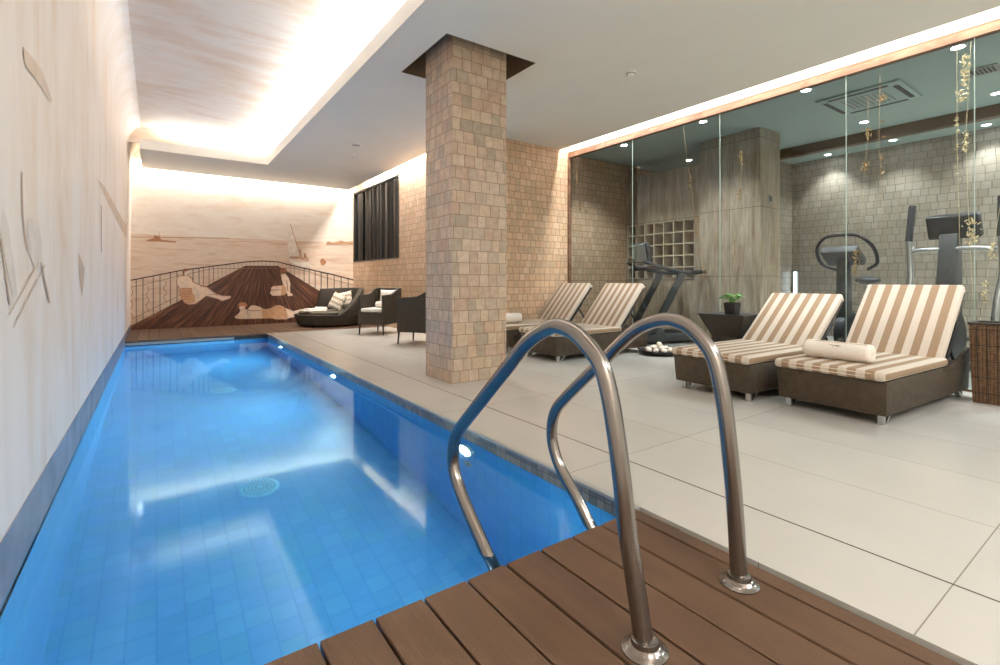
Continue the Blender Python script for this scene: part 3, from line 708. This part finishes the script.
m.build('leaves', M['leaf'], t, smooth=0)
# ---------------- bowl of stones
t = thing('stone_bowl', 'shallow black bowl of white stones on the floor between loungers', 'bowl', (5.6, 4.16, 0))
m = MB(); m.lathe([(0,.012),(.12,.012),(.2,.035),(.255,.062),(.265,.06),(.22,.02),(.14,0),(0,0)][::-1], 40); m.build('bowl_body', M['pot'], t, smooth=50, recalc=True)
pb = []
for k in range(15):
    if k < 9: a = k*2*pi/9; r = .158; z = .055
    elif k < 14: a = (k-9)*2*pi/5+.3; r = .078; z = .08
    else: a = 0; r = 0; z = .125
    m = MB(); s = R.uniform(.037, .042)
    m.blob((0,0,0), (s*1.15, s, s*.78), 2, .05)
    o = m.build('pebble', M['stone'], None, smooth=80); o.location = (5.6+r*cos(a), 4.16+r*sin(a), z+.012); o.rotation_euler = (R.uniform(-.3,.3), R.uniform(-.3,.3), R.uniform(0,6))
    tag(o, 'rounded white stone lying in the black floor bowl', 'stone', 'white stones in the bowl')
# ---------------- woven bin
t = thing('woven_bin', 'tall brown woven bin at the right edge beside the nearest lounger', 'bin', (5.64, .877, 0))
m = MB()
lo_, hi_ = .13, .15
m.frustum((-lo_, -lo_-.02, lo_, lo_+.02, 0), (-hi_, -hi_-.02, hi_, hi_+.02, .645)); m.build('bin_body', M['wicker_bin'], t)
m = MB(); h2 = hi_+.006
for a, b in (((-h2, -h2-.02), (h2, -h2+.0)), ((-h2, h2), (h2, h2+.02)), ((-h2, -h2), (-h2+.02, h2)), ((h2-.02, -h2), (h2, h2))): m.box((a[0], a[1], .64), (b[0], b[1], .662), .004, 1)
m.build('rim', M['wicker_black'], t)
m = MB()
for k in range(5):
    z = .08+k*.13; s = lo_+(hi_-lo_)*z/.645+.003
    m.box((-s, -s-.02, z), (s, s+.02, z+.006))
for q in range(-2, 3):
    m.frustum((q*.05-.003, -lo_-.024, q*.05+.003, lo_+.024, 0), (q*.055-.003, -hi_-.024, q*.055+.003, hi_+.024, .64)); m.frustum((-lo_-.004, q*.055-.003, lo_+.004, q*.055+.003, 0), (-hi_-.004, q*.062-.003, hi_+.004, q*.062+.003, .64))
m.build('weave_strips', M['wicker_black'], t)

# ---------------- armchairs
def armchair():
    t = thing('wicker_armchair', '', 'armchair')   # local: faces -y, origin at centre
    h = .27; d = .40
    m = MB()
    m.box((-h+.012, -h+.003, .19), (h-.012, d-.03, .42), .008, 1)
    # wrap-around back and arms as one woven shell with a sloping top edge
    for s in (-1, 1):
        m.prism([(-h,.19),(d,.19),(d,.86),(.27,.855),(.17,.80),(.06,.75),(-h,.735)], s*h-(.045 if s > 0 else 0), s*h+(.045 if s < 0 else 0), 'x', .006)
    m.box((-h+.003, d-.05, .19), (h-.003, d-.002, .865), .006, 1)
    m.build('wicker_shell', M['wicker_black'], t)
    for sx in (-1, 1):
        for sy in (-1, 1):
            yy = -h+.025 if sy < 0 else d-.025
            m = MB(); m.tube([(sx*(h-.025), yy, .2), (sx*(h-.015), yy+sy*.015, 0)], [.018, .012], 10); m.build('leg', M['black_metal'], t)
    m = MB(); m.box((-h+.05, -h-.005, .422), (h-.05, d-.055, .49), .025, 3); m.build('seat_cushion', M['cushion_white'], t, smooth=60)
    return t
def place(o, F1, F2, lab):
    # F1,F2: where the front legs stand
    a = Vector(F1); b = Vector(F2); mid = (a+b)/2; e = (b-a).normalized()
    back = Vector((-e.y, e.x)) 
    c = mid+back*.26
    o.location = (c.x, c.y, 0); o.rotation_euler = (0, 0, atan2(e.y, e.x)); o['label'] = lab
a1 = armchair(); a2 = copy_tree(a1)
place(a1, (3.09, 8.95), (3.41, 8.53), 'black wicker armchair with white cushion beside the round daybed')
P = Vector((3.126, 7.237)); e = Vector((.8, .6))*.52
# second chair seen from its side
place(a2, (P.x+e.x, P.y+e.y), (P.x, P.y), 'black wicker armchair seen from the side, half hidden behind the pillar')
for o in (a1, a2): o['group'] = 'black wicker armchairs'
def pillow(loc, rot, w, h, d, mat, lab, name='throw_pillow', grp=None):
    t = bmesh.new(); n = 14; top = []; bot = []
    for side, arr in ((1, top), (-1, bot)):
        for i in range(n+1):
            row = []
            for j in range(n+1):
                x = -1+2*i/n; y = -1+2*j/n
                k = max(0, (1-x**4)*(1-y**4))**.5
                px = x*w/2*(1-.07*(1-y*y)); py = y*h/2*(1-.07*(1-x*x))
                row.append(t.verts.new((px, side*k*d/2, py)))
            arr.append(row)
    for arr, fl in ((top, 0), (bot, 1)):
        for i in range(n):
            for j in range(n):
                q = [arr[i][j], arr[i+1][j], arr[i+1][j+1], arr[i][j+1]]
                t.faces.new(q[::-1] if not fl else q)
    m = MB(); m.merge(t); o = m.build(name, mat, None, smooth=80, weld=True, recalc=True)
    o.location = loc; o.rotation_euler = rot; return tag(o, lab, 'pillow', grp)
def chair_pt(o, x, y, z): return o.matrix_basis @ Vector((x, y, z))
q = a1.rotation_euler.z
p = chair_pt(a1, .04, .26, .665); pillow(p, (radians(-14), 0, q), .36, .34, .12, M['cushion_white'], 'white pillow leaning in the wicker armchair beside the daybed')
p = chair_pt(a1, .05, .06, .491); towel_roll(p, q+pi/2, .26, .06, 'rolled white towel on the seat of the wicker armchair')
# ---------------- round daybed
DX, DY = 3.22, 11.3
t = thing('round_daybed', 'round dark wicker daybed with curved backrest on the far deck', 'daybed', (DX, DY, 0))
m = MB(); m.lathe([(0,.03),(.66,.03),(.68,.04),(.745,.24),(.75,.262),(.72,.27),(0,.27)], 64); m.build('wicker_base', M['wicker_black'], t, smooth=40)
m = MB(); m.lathe([(0,.27),(.62,.27),(.65,.285),(.655,.31),(.63,.325),(0,.33)], 56); m.build('seat_cushion', M['cushion_grey'], t, smooth=50)
m = MB(); n = 40; A0, A1 = radians(100), radians(-92); rings = []
for i in range(n+1):
    s = i/n; a = A0+(A1-A0)*s
    e0 = min(1, s/.05); e1 = min(1, (1-s)/.42); hgt = .27+(.54*(e0**.5))*(sin(e1*pi/2)**1.2)*(1+.06*sin(s*pi))
    def pt(r, z): return m.bm.verts.new((r*cos(a), r*sin(a), z))
    tk = .09
    rings.append([pt(.735,.2), pt(.745+.02*(hgt-.27), (hgt+.27)/2), pt(.755, hgt-.03), pt(.735, hgt), pt(.735-tk, hgt), pt(.715-tk, hgt-.03), pt(.70-tk, (hgt+.27)/2), pt(.69-tk, .28)])
for a, b in zip(rings, rings[1:]):
    for j in range(len(a)-1): m.bm.faces.new([a[j], b[j], b[j+1], a[j+1]])
m.bm.faces.new(rings[0][::-1]); m.bm.faces.new(rings[-1])
m.build('backrest', M['wicker_black'], t, smooth=50, recalc=True)
for k in range(4):
    a = k*pi/2+.5; m = MB(); m.lathe([(0,0),(.03,0),(.03,.035),(0,.035)], 12, (.5*cos(a), .5*sin(a), 0)); m.build('foot', M['black_metal'], t)
vx = radians(-35)
pillow((DX+.10, DY-.26, .535), (radians(-20), radians(18), radians(-62)), .38, .38, .14, M['zigzag'], 'beige zigzag pillow standing in front on the round daybed', grp='zigzag pillows on the daybed')
pillow((DX+.30, DY-.12, .57), (radians(-16), radians(-12), radians(-30)), .38, .38, .14, M['zigzag'], 'beige zigzag pillow behind the front one on the round daybed', grp='zigzag pillows on the daybed')
o = MB(); o.box((-.22,-.15,0),(.22,.15,.04),.018,3).box((-.19,-.12,.036),(.19,.12,.07),.018,3)
o = o.build('folded_towel', M['towel'], None, smooth=60); o.location = (DX-.38, DY-.2, .328); o.rotation_euler = (0,0,radians(20)); tag(o, 'folded white towel on the open side of the daybed', 'towel')
towel_roll((DX-.2, DY-.05, .33), radians(40), .28, .045, 'rolled white towel on the round daybed')

# ================================================================== CEILING DEVICES
def dev(name, u, v, prof, lab, cat, mat='white'):
    x, y, z = on_z(u, v, ZC)
    t = thing(name, lab, cat, (x, y, ZC)); m = MB(); m.lathe([(r, -h) for r, h in prof], 28); m.build('housing', M[mat], t, recalc=True)
    return t
t = dev('smoke_detector', 631, 72, [(0,.05),(.03,.05),(.036,.03),(.05,.025),(.055,0)], 'small white smoke detector on the plain ceiling above the loungers', 'detector')
m = MB(); m.lathe([(.04,-.028),(.052,-.026),(.052,-.02),(.04,-.02)], 24); m.build('sensor_ring', M['grey_plastic'], t)
t = dev('ceiling_speaker', 356, 144.5, [(0,.012),(.08,.012),(.095,.006),(.1,0)], 'flat round ceiling speaker left of the pillar', 'speaker')
m = MB(); m.lathe([(0,-.014),(.07,-.014),(.07,-.012)], 24); m.build('grille', M['grey_plastic'], t)
t = dev('ceiling_sprinkler', 353, 155, [(0,.04),(.012,.04),(.014,.01),(.035,.008),(.037,0)], 'tiny ceiling sprinkler beyond the round speaker', 'sprinkler')
m = MB(); m.lathe([(0,-.045),(.02,-.045),(.02,-.041),(0,-.041)], 16); m.build('deflector', M['steel_satin'], t)

# ================================================================== GYM
dl = [((624,145),'gym downlight just behind the glass near the tiled corner'), ((703,121.5),'gym downlight just behind the glass left of the travertine pillar'), ((806,90),'gym downlight just behind the glass left of the air conditioner'), ((958,47),'gym downlight just behind the glass at the densest garland'), ((689,160),'gym downlight left of the travertine pillar'), ((864,122),'gym downlight in front of the dark beam, left one'), ((997,93),'gym downlight in front of the dark beam at the right edge'), ((835,157),'gym downlight beyond the dark beam above the light strip'), ((893,140),'gym downlight beyond the dark beam, middle one'), ((992,129),'gym downlight beyond the dark beam at the right edge')]
for (u, v), lab in dl:
    x, y, z = on_z(u, v, ZG)
    x = min(x, 9.75)
    t = thing('downlight', lab, 'downlight', (x, y, ZG), 0, 'round downlights in the gym ceiling')
    m = MB(); m.lathe([(.046,-.002),(.058,-.008),(.066,0)], 24); m.build('rim', M['white'], t)
    m = MB(); m.lathe([(0,-.004),(.046,-.004),(.046,0)], 24); m.build('lens', M['lamp'], t)
x, y, z = on_z(868, 98, ZG)
t = thing('ceiling_air_conditioner', 'square ceiling air conditioner cassette behind the glass', 'air conditioner', (x, y, ZG))
m = MB(); m.box((-.42,-.42,-.03),(.42,.42,-.001),.01,2); m.build('panel', M['gym_ceiling'], t)
for k in range(4):
    m = MB(); m.box((-.3,-.38,-.034),(.3,-.33,-.029), mat=Matrix.Rotation(k*pi/2, 4, 'Z')); m.build('air_slot', M['dark_plastic'], t)
m = MB()
for k in range(9): m.box((-.22,-.22+k*.052,-.036),(.22,-.20+k*.052,-.03))
m.build('grille', M['grey_plastic'], t)
x, y, z = on_z(983, 70, ZG)
t = thing('ceiling_vent', 'small square dark vent in the gym ceiling at the right edge', 'vent', (x, y, ZG))
m = MB(); m.box((-.13,-.13,-.012),(.13,.13,0),.004,1); m.build('frame', M['grey_plastic'], t)
m = MB()
for k in range(6): m.box((-.09,-.09+k*.032,-.018),(.09,-.075+k*.032,-.011))
m.build('slats', M['black_plastic'], t)
# pigeonhole shelf
t = thing('pigeonhole_shelf', 'cream pigeonhole shelf of square compartments set in the travertine wall', 'shelf', (SX, (SY0+SY1)/2, SZ0))
WS, HS = SY1-SY0, SZ1-SZ0; w2 = WS/2
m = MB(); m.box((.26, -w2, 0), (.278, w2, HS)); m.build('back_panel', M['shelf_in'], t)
NCOL, NROW = 7, 5
for i in range(NCOL+1):
    y = -w2+WS*i/NCOL; m = MB(); a = max(y-.009, -w2); b = min(y+.009, w2); m.box((-.015, a, 0), (.26, b, HS)); m.build('upright', M['shelf'], t)
for i in range(NROW+1):
    z = HS*i/NROW; m = MB(); m.box((-.013, -w2, max(z-.009, 0)), (.26, w2, min(z+.009, HS))); m.build('shelf_board', M['shelf'], t)
# thermostat on travertine pillar
p = on_y(770, 199, 3.6)
t = thing('wall_switch', 'small black switch plate on the travertine pillar', 'switch', (p[0], 3.6, p[2]))
m = MB(); m.box((-.035,-.014,-.06),(.035,0,.06),.004,1); m.build('plate', M['grey_plastic'], t)
m = MB(); m.box((-.018,-.02,-.04),(.018,-.013,.035),.003,1); m.build('button', M['black_plastic'], t)
# vertical led
p = on_x(796.5, 272, GX)
t = thing('strip_light', 'short vertical blue white strip light on the far gym wall', 'light', (GX, p[1], 0))
m = MB(); m.box((-.05,-.035,.0),(-.001,.035,p[2]+.01)); m.build('housing', M['grey_plastic'], t)
m = MB(); m.box((-.06,-.028,.32),(-.05,.028,p[2])); m.build('diffuser', M['led'], t)

# ---------------- treadmill (axis a = from the console back to the runner's end)
ax = Vector((.908, -.42)); th_ = atan2(ax.y, ax.x)
t = thing('treadmill', 'dark treadmill with pale console behind the glass, left of the table', 'treadmill', (6.3, 4.85, 0), th_)
# local x = towards the runner's end, local y = across (0 near side, .7 far side)
m = MB(); m.box((-.1, .03, .05), (.96, .67, .17), .02, 2); m.box((-.12, -.03, .03), (.25, .73, .26), .05, 3); m.build('deck', M['dark_plastic'], t)
m = MB(); m.box((.25, .12, .168), (.95, .58, .176)); m.build('running_belt', M['gum'], t)
for y in (0, .7):
    m = MB(); m.prism([(-.04,.15),(.08,.15),(.58,1.06),(.60,1.12),(.48,1.12),(.46,1.06)], y-.03, y+.03, 'y', .008); m.build('upright', M['dark_plastic'], t)
    m = MB(); m.tube(smooth_path([(-.06, y*.86+.05, 1.30), (.12, y, 1.235), (.4, y, 1.17), (.62, y, 1.14), (.82, y, 1.135), (.95, y, 1.148)], 5), [.028]*26, 12, flat=1.0); m.build('handrail', M['dark_plastic'], t, smooth=60)
    m = MB(); m.tube([(.70, y, 1.138), (.94, y, 1.147)], .033, 12); m.build('grip', M['gum'], t, smooth=60)
m = MB(); m.tube(smooth_path([(.2,.02,1.22),(.02,.08,1.2),(-.08,.35,1.22),(.02,.62,1.2),(.2,.68,1.22)], 6), .04, 12); m.build('console_frame', M['dark_plastic'], t, smooth=60)
mat = Matrix.Translation((.05, .33, 1.30)) @ Matrix.Rotation(radians(-10), 4, 'Y')
m = MB(); m.box((-.035,-.25,0),(.035,.25,.32),.02,3, mat=mat); cs = m.build('console', M['dark_plastic'], t)
m = MB(); m.box((.034,-.2,.05),(.042,.2,.28), mat=mat); m.build('screen', M['screen'], cs)
m = MB(); m.box((-.045,-.22,.02),(-.033,.22,.3),.004,1, mat=mat); m.build('back_cover', M['screen'], cs)
m = MB(); m.box((.06,.12,1.19),(.34,.58,1.215),.01,2); m.build('tray', M['screen'], t)
# ---------------- exercise bike
bx = Vector((1, -.1)); bl = (6.78, 2.40)
t = thing('exercise_bike', 'black exercise bike with looped handlebar behind the glass, middle', 'exercise bike', (bl[0], bl[1], 0), radians(-4))
m = MB(); m.tube([(-.45,-.22,.05),(-.45,.22,.05)], .035, 10).tube([(.95,-.22,.05),(.95,.22,.05)], .035, 10).box((-.45,-.04,.03),(.95,.04,.09),.01,1); m.build('base', M['black_metal'], t)
m = MB(); m.lathe([(0,-.06),(.24,-.06),(.27,-.04),(.27,.04),(.24,.06),(0,.06)], 32, (.12,0,.36), Matrix.Rotation(pi/2, 4, 'X')); m.build('flywheel_cover', M['black_plastic'], t, recalc=True)
m = MB(); m.prism([(-.06,.3),(.1,.3),(.06,1.25),(-.05,1.25)], -.06, .06, 'y', .01); m.build('column_post', M['dark_plastic'], t)
mat = Matrix.Translation((0,0,1.22)) @ Matrix.Rotation(radians(-62), 4, 'Y')
m = MB(); m.box((-.05,-.2,-.12),(.05,.2,.16),.02,2, mat=Matrix.Translation((.0,0,1.29)) @ Matrix.Rotation(radians(-55),4,'Y')); m.build('console', M['dark_plastic'], t)
m = MB(); m.tube(smooth_path([(.22,-.17,1.14),(.12,-.3,1.22),(.0,-.3,1.4),(-.06,-.18,1.53),(-.08,0,1.55),(-.06,.18,1.53),(.0,.3,1.4),(.12,.3,1.22),(.22,.17,1.14)], 5), .02, 12); m.build('handlebar', M['black_metal'], t, smooth=60)
m = MB(); m.tube([(.55,0,.3),(.62,0,.98)], .025, 12); m.build('seat_post', M['steel_satin'], t)
m = MB(); m.blob((.64,0,1.01), (.16,.13,.055), 3, 0); m.build('saddle', M['black_plastic'], t, smooth=80)
m = MB(); m.prism([(.05,.25),(.2,.4),(.56,.5),(.58,.38),(.3,.25)], -.035, .035, 'y', .008); m.build('frame', M['dark_plastic'], t)
for s in (-1, 1):
    m = MB(); m.box((.22-.015,s*.09-.012,.36-(.17 if s > 0 else 0)),(.22+.015,s*.09+.012,.36+(.17 if s < 0 else 0))); m.box((.17,min(s*.1,s*.2),.36-s*.17-.015),(.28,max(s*.1,s*.2),.36-s*.17+.015),.005,1); m.build('pedal', M['black_plastic'], t)
# ---------------- cross trainer
t = thing('cross_trainer', 'black cross trainer with large console behind the glass, right side', 'cross trainer', (6.9, 1.46, 0), radians(-8))
m = MB(); m.tube([(-.5,-.3,.05),(-.5,.3,.05)], .04, 10).tube([(1.3,-.3,.05),(1.3,.3,.05)], .04, 10).box((-.5,-.05,.03),(1.3,.05,.1),.01,1); m.build('base', M['black_metal'], t)
m = MB(); m.lathe([(0,-.1),(.3,-.1),(.35,-.06),(.35,.06),(.3,.1),(0,.1)], 36, (-.2,0,.42), Matrix.Rotation(pi/2, 4, 'X')); m.build('flywheel_cover', M['black_plastic'], t, recalc=True)
m = MB(); m.prism([(-.2,.5),(.06,.5),(.06,1.5),(-.06,1.5)], -.085, .075, 'y', .015); m.build('column_post', M['dark_plastic'], t)
m = MB(); m.box((-.05,-.22,-.13),(.05,.22,.13),.025,3, mat=Matrix.Translation((0,-.03,1.58)) @ Matrix.Rotation(radians(-18),4,'Y')); cs = m.build('console', M['black_plastic'], t)
m = MB(); m.box((-.062,-.07,1.45),(-.055,.07,1.475)); b_ = m.build('badge', M['yellow'], cs)
m = MB(); m.tube(smooth_path([(.12,-.38,1.38),(.0,-.36,1.33),(-.05,-.2,1.34),(-.06,0,1.34),(-.05,.2,1.34),(0,.36,1.33),(.12,.38,1.38)], 5), .022, 12); m.build('handlebar', M['steel_satin'], t, smooth=60)
for s in (-1.22, 1):
    m = MB(); m.tube(smooth_path([(-.1,s*.3,.45),(-.08,s*.32,.8),(-.02,s*.34,1.1),(-.06,s*.34,1.46)], 5), .03, 12); a_ = m.build('swing_arm', M['steel_satin'], t, smooth=60)
    m = MB(); m.tube([(-.06,s*.34,1.44),(-.0,s*.33,1.84)], .034, 12); m.build('grip', M['gum'], a_, smooth=60)
    m = MB(); m.tube([(-.1,s*.3,.45),(.9,s*.2,.25)], .022, 10).box((.55,s*.2-.08,.3),(.95,s*.2+.08,.34),.01,1); m.build('pedal_bar', M['black_plastic'], t)

# ---------------- gold leaf garlands on the glass
def garland(path, lab, mat, clusters, w=.02, line=.0014, dens=60):
    P = [on_x(u, v, XG-.02) for u, v in path]
    t = thing('hanging_leaf_garland', lab, 'decoration', P[0], 0, 'gold leaf garlands on the glass')
    O = Vector(P[0]); pts = [Vector(p)-O for p in P]
    m = MB(); m.tube(pts, line, 6); m.build('string', M[mat], t)
    m = MB()
    for (cu, cv, cr, ch, n) in clusters:
        c = Vector(on_x(cu, cv, XG-.02))-O
        for k in range(int(n*.8)):
            y = R.gauss(0, cr*.4); z = R.uniform(-ch, ch); s = R.uniform(.005, .012); a = R.uniform(0, pi)
            q = [(s*1.5*cos(b), s*.7*sin(b)) for b in (0, .9, pi-.9, pi, pi+.9, -.9)]
            vs = [(c.x-.004+R.uniform(-.006,.006), c.y+y+p[0]*cos(a)-p[1]*sin(a), c.z+z+p[0]*sin(a)+p[1]*cos(a)) for p in q]
            m.face(vs)
            m.face([(v[0]+.0015, v[1], v[2]) for v in vs[::-1]])
    m.build('leaves', M[mat], t, smooth=0)
garland([(971,42),(969,80),(966,130),(968,200),(973,300)], 'gold leaf garland with the densest cluster, at the right edge of the glass', 'pale_gold', [(965,70,.03,.14,90),(962,95,.05,.05,40),(971,232,.05,.12,60),(966,140,.03,.10,24)])
garland([(957,48),(957,140),(960,250)], 'thin gold leaf string left of the densest garland', 'pale_gold', [(957,150,.02,.3,20)])
garland([(880,76),(879,140),(884,250)], 'gold leaf garland hanging right of the middle glass joint', 'gold', [(882,98,.03,.04,24),(883,150,.02,.3,16)])
garland([(868,96),(868,135),(864,180),(858,290)], 'gold leaf garland with three small clusters above the exercise bike', 'gold', [(868,134,.035,.06,36),(865,166,.045,.04,34),(855,262,.03,.12,30)])
garland([(683,123),(686,150),(690,180),(696,225),(704,270),(709,300)], 'slanting gold leaf branch beside the pigeonhole shelf', 'gold', [(690,182,.03,.10,30),(697,228,.03,.12,40),(704,272,.03,.12,30)])
garland([(742,150),(742,165),(738,200),(734,250),(733,290)], 'upright gold leaf branch on the glass before the travertine pillar', 'gold', [(741,158,.03,.09,36),(739,195,.03,.08,26),(734,250,.025,.14,40)])
garland([(576,165),(578,195),(583,225),(592,250)], 'short gold leaf branch on the glass beside the tiled corner', 'gold', [(577,178,.03,.1,30),(580,205,.03,.1,30),(586,212,.04,.03,20)])
garland([(1003,190),(996,230),(990,260),(984,300),(978,330)], 'gold leaf twig above the woven bin', 'pale_gold', [(992,250,.03,.08,24),(985,292,.03,.1,24)])

# ================================================================== LIGHT
def area(name, loc, rot, sx, sy, power, col=(1,.86,.7), shape='RECTANGLE', spread=pi):
    l = bpy.data.lights.new(name, 'AREA'); l.shape = shape; l.size = sx; l.size_y = sy; l.energy = power; l.color = col; l.spread = spread
    o = bpy.data.objects.new(name, l); COL.objects.link(o); o.location = loc; o.rotation_euler = rot; return o
def nomis(o): o.data.cycles.use_multiple_importance_sampling = False
def spot(name, loc, power, ang, col, rot=(0,0,0), blend=.5, r=.04):
    l = bpy.data.lights.new(name, 'SPOT'); l.energy = power; l.spot_size = radians(ang); l.spot_blend = blend; l.color = col; l.shadow_soft_size = r
    o = bpy.data.objects.new(name, l); COL.objects.link(o); o.location = loc; o.rotation_euler = rot; return o
WARM = (1,.80,.60); NEU = (.98,.98,1); COOL = (.93,.97,1)
area('cove_lamp_back', ((XL+XW)/2, 12.36, 3.5), (radians(8),0,0), 4.3, .06, 58, (1,.95,.89))
area('cove_lamp_window', (4.07, 9.1, 3.5), (0,radians(6),0), .06, 5.0, 140, (1,.93,.86))
area('cove_lamp_glass', (5.82, 1.8, 3.56), (0,radians(24),0), .05, 9.0, 130, (1,.97,.94))
area('cove_lamp_recess', (RX+.09, 4.5, T+.03), (0,radians(160),0), .06, 12, 135, (1,.97,.94))
area('cove_lamp_recess', ((XL+RX)/2+.12, RY+.09, T+.03), (radians(-160),0,0), 1.65, .06, 9, (1,.97,.94))
# fill lamps added under the ceiling behind the viewer, no fixtures known there
for x, y, pw in ((.7,-2.0,80),(3.2,-1.6,28),(5.0,-2.2,22)):
    area('rear_fill', (x, y, ZC-.005), (0,0,0), .5, .5, pw, NEU if x > 1 else (1,.94,.88))
for (y, _), pw in zip(lights_y, (9, 32, 48)):
    nomis(area('pool_light_and_fill', (XP-.01, y, ZL), (0,pi/2,0), .14, .14, pw, (.82,.95,1), 'DISK'))
for x in (.1, 1.2):  # unseen lamps added at the near end to even out the pool glow
    nomis(area('pool_light_and_fill', (x, YP0+.0, -.45), (radians(90),0,0), .14, .14, 3, (.82,.95,1), 'DISK'))
for (u, v), _ in dl:
    x, y, z = on_z(u, v, ZG); x = min(x, 9.75)
    spot('gym_spot', (x, y, ZG-.03), 100 if x < 7 else 52, 112 if x < 7 else 100, COOL, blend=.8)
spot('gym_spot', (9.7, 3.3, ZG-.03), 30, 62, COOL); spot('gym_spot', (9.7, 1.15, ZG-.03), 45, 66, COOL)
area('gym_fill', (8.3, -.5, ZG-.01), (0,0,0), .6, .6, 110, COOL)  # unseen area lamp added to brighten the gym
wd_ = bpy.data.worlds.new('world'); SC.world = wd_; wd_.use_nodes = True
wd_.node_tree.nodes['Background'].inputs[0].default_value = (.8,.85,.9,1); wd_.node_tree.nodes['Background'].inputs[1].default_value = .1
# ------------------------------------------------------------------ view
vs = SC.view_settings; SC.display_settings.display_device = 'sRGB'
vs.view_transform = 'Standard'; vs.look = 'None'; vs.gamma = 1; vs.use_curve_mapping = False; vs.exposure = 0.66
cy = SC.cycles; cy.use_denoising = True; cy.max_bounces = 14; cy.diffuse_bounces = 6; cy.glossy_bounces = 6; cy.transmission_bounces = 8; cy.transparent_max_bounces = 12
cy.sample_clamp_indirect = 4; cy.blur_glossy = 1; cy.caustics_reflective = False; cy.caustics_refractive = True
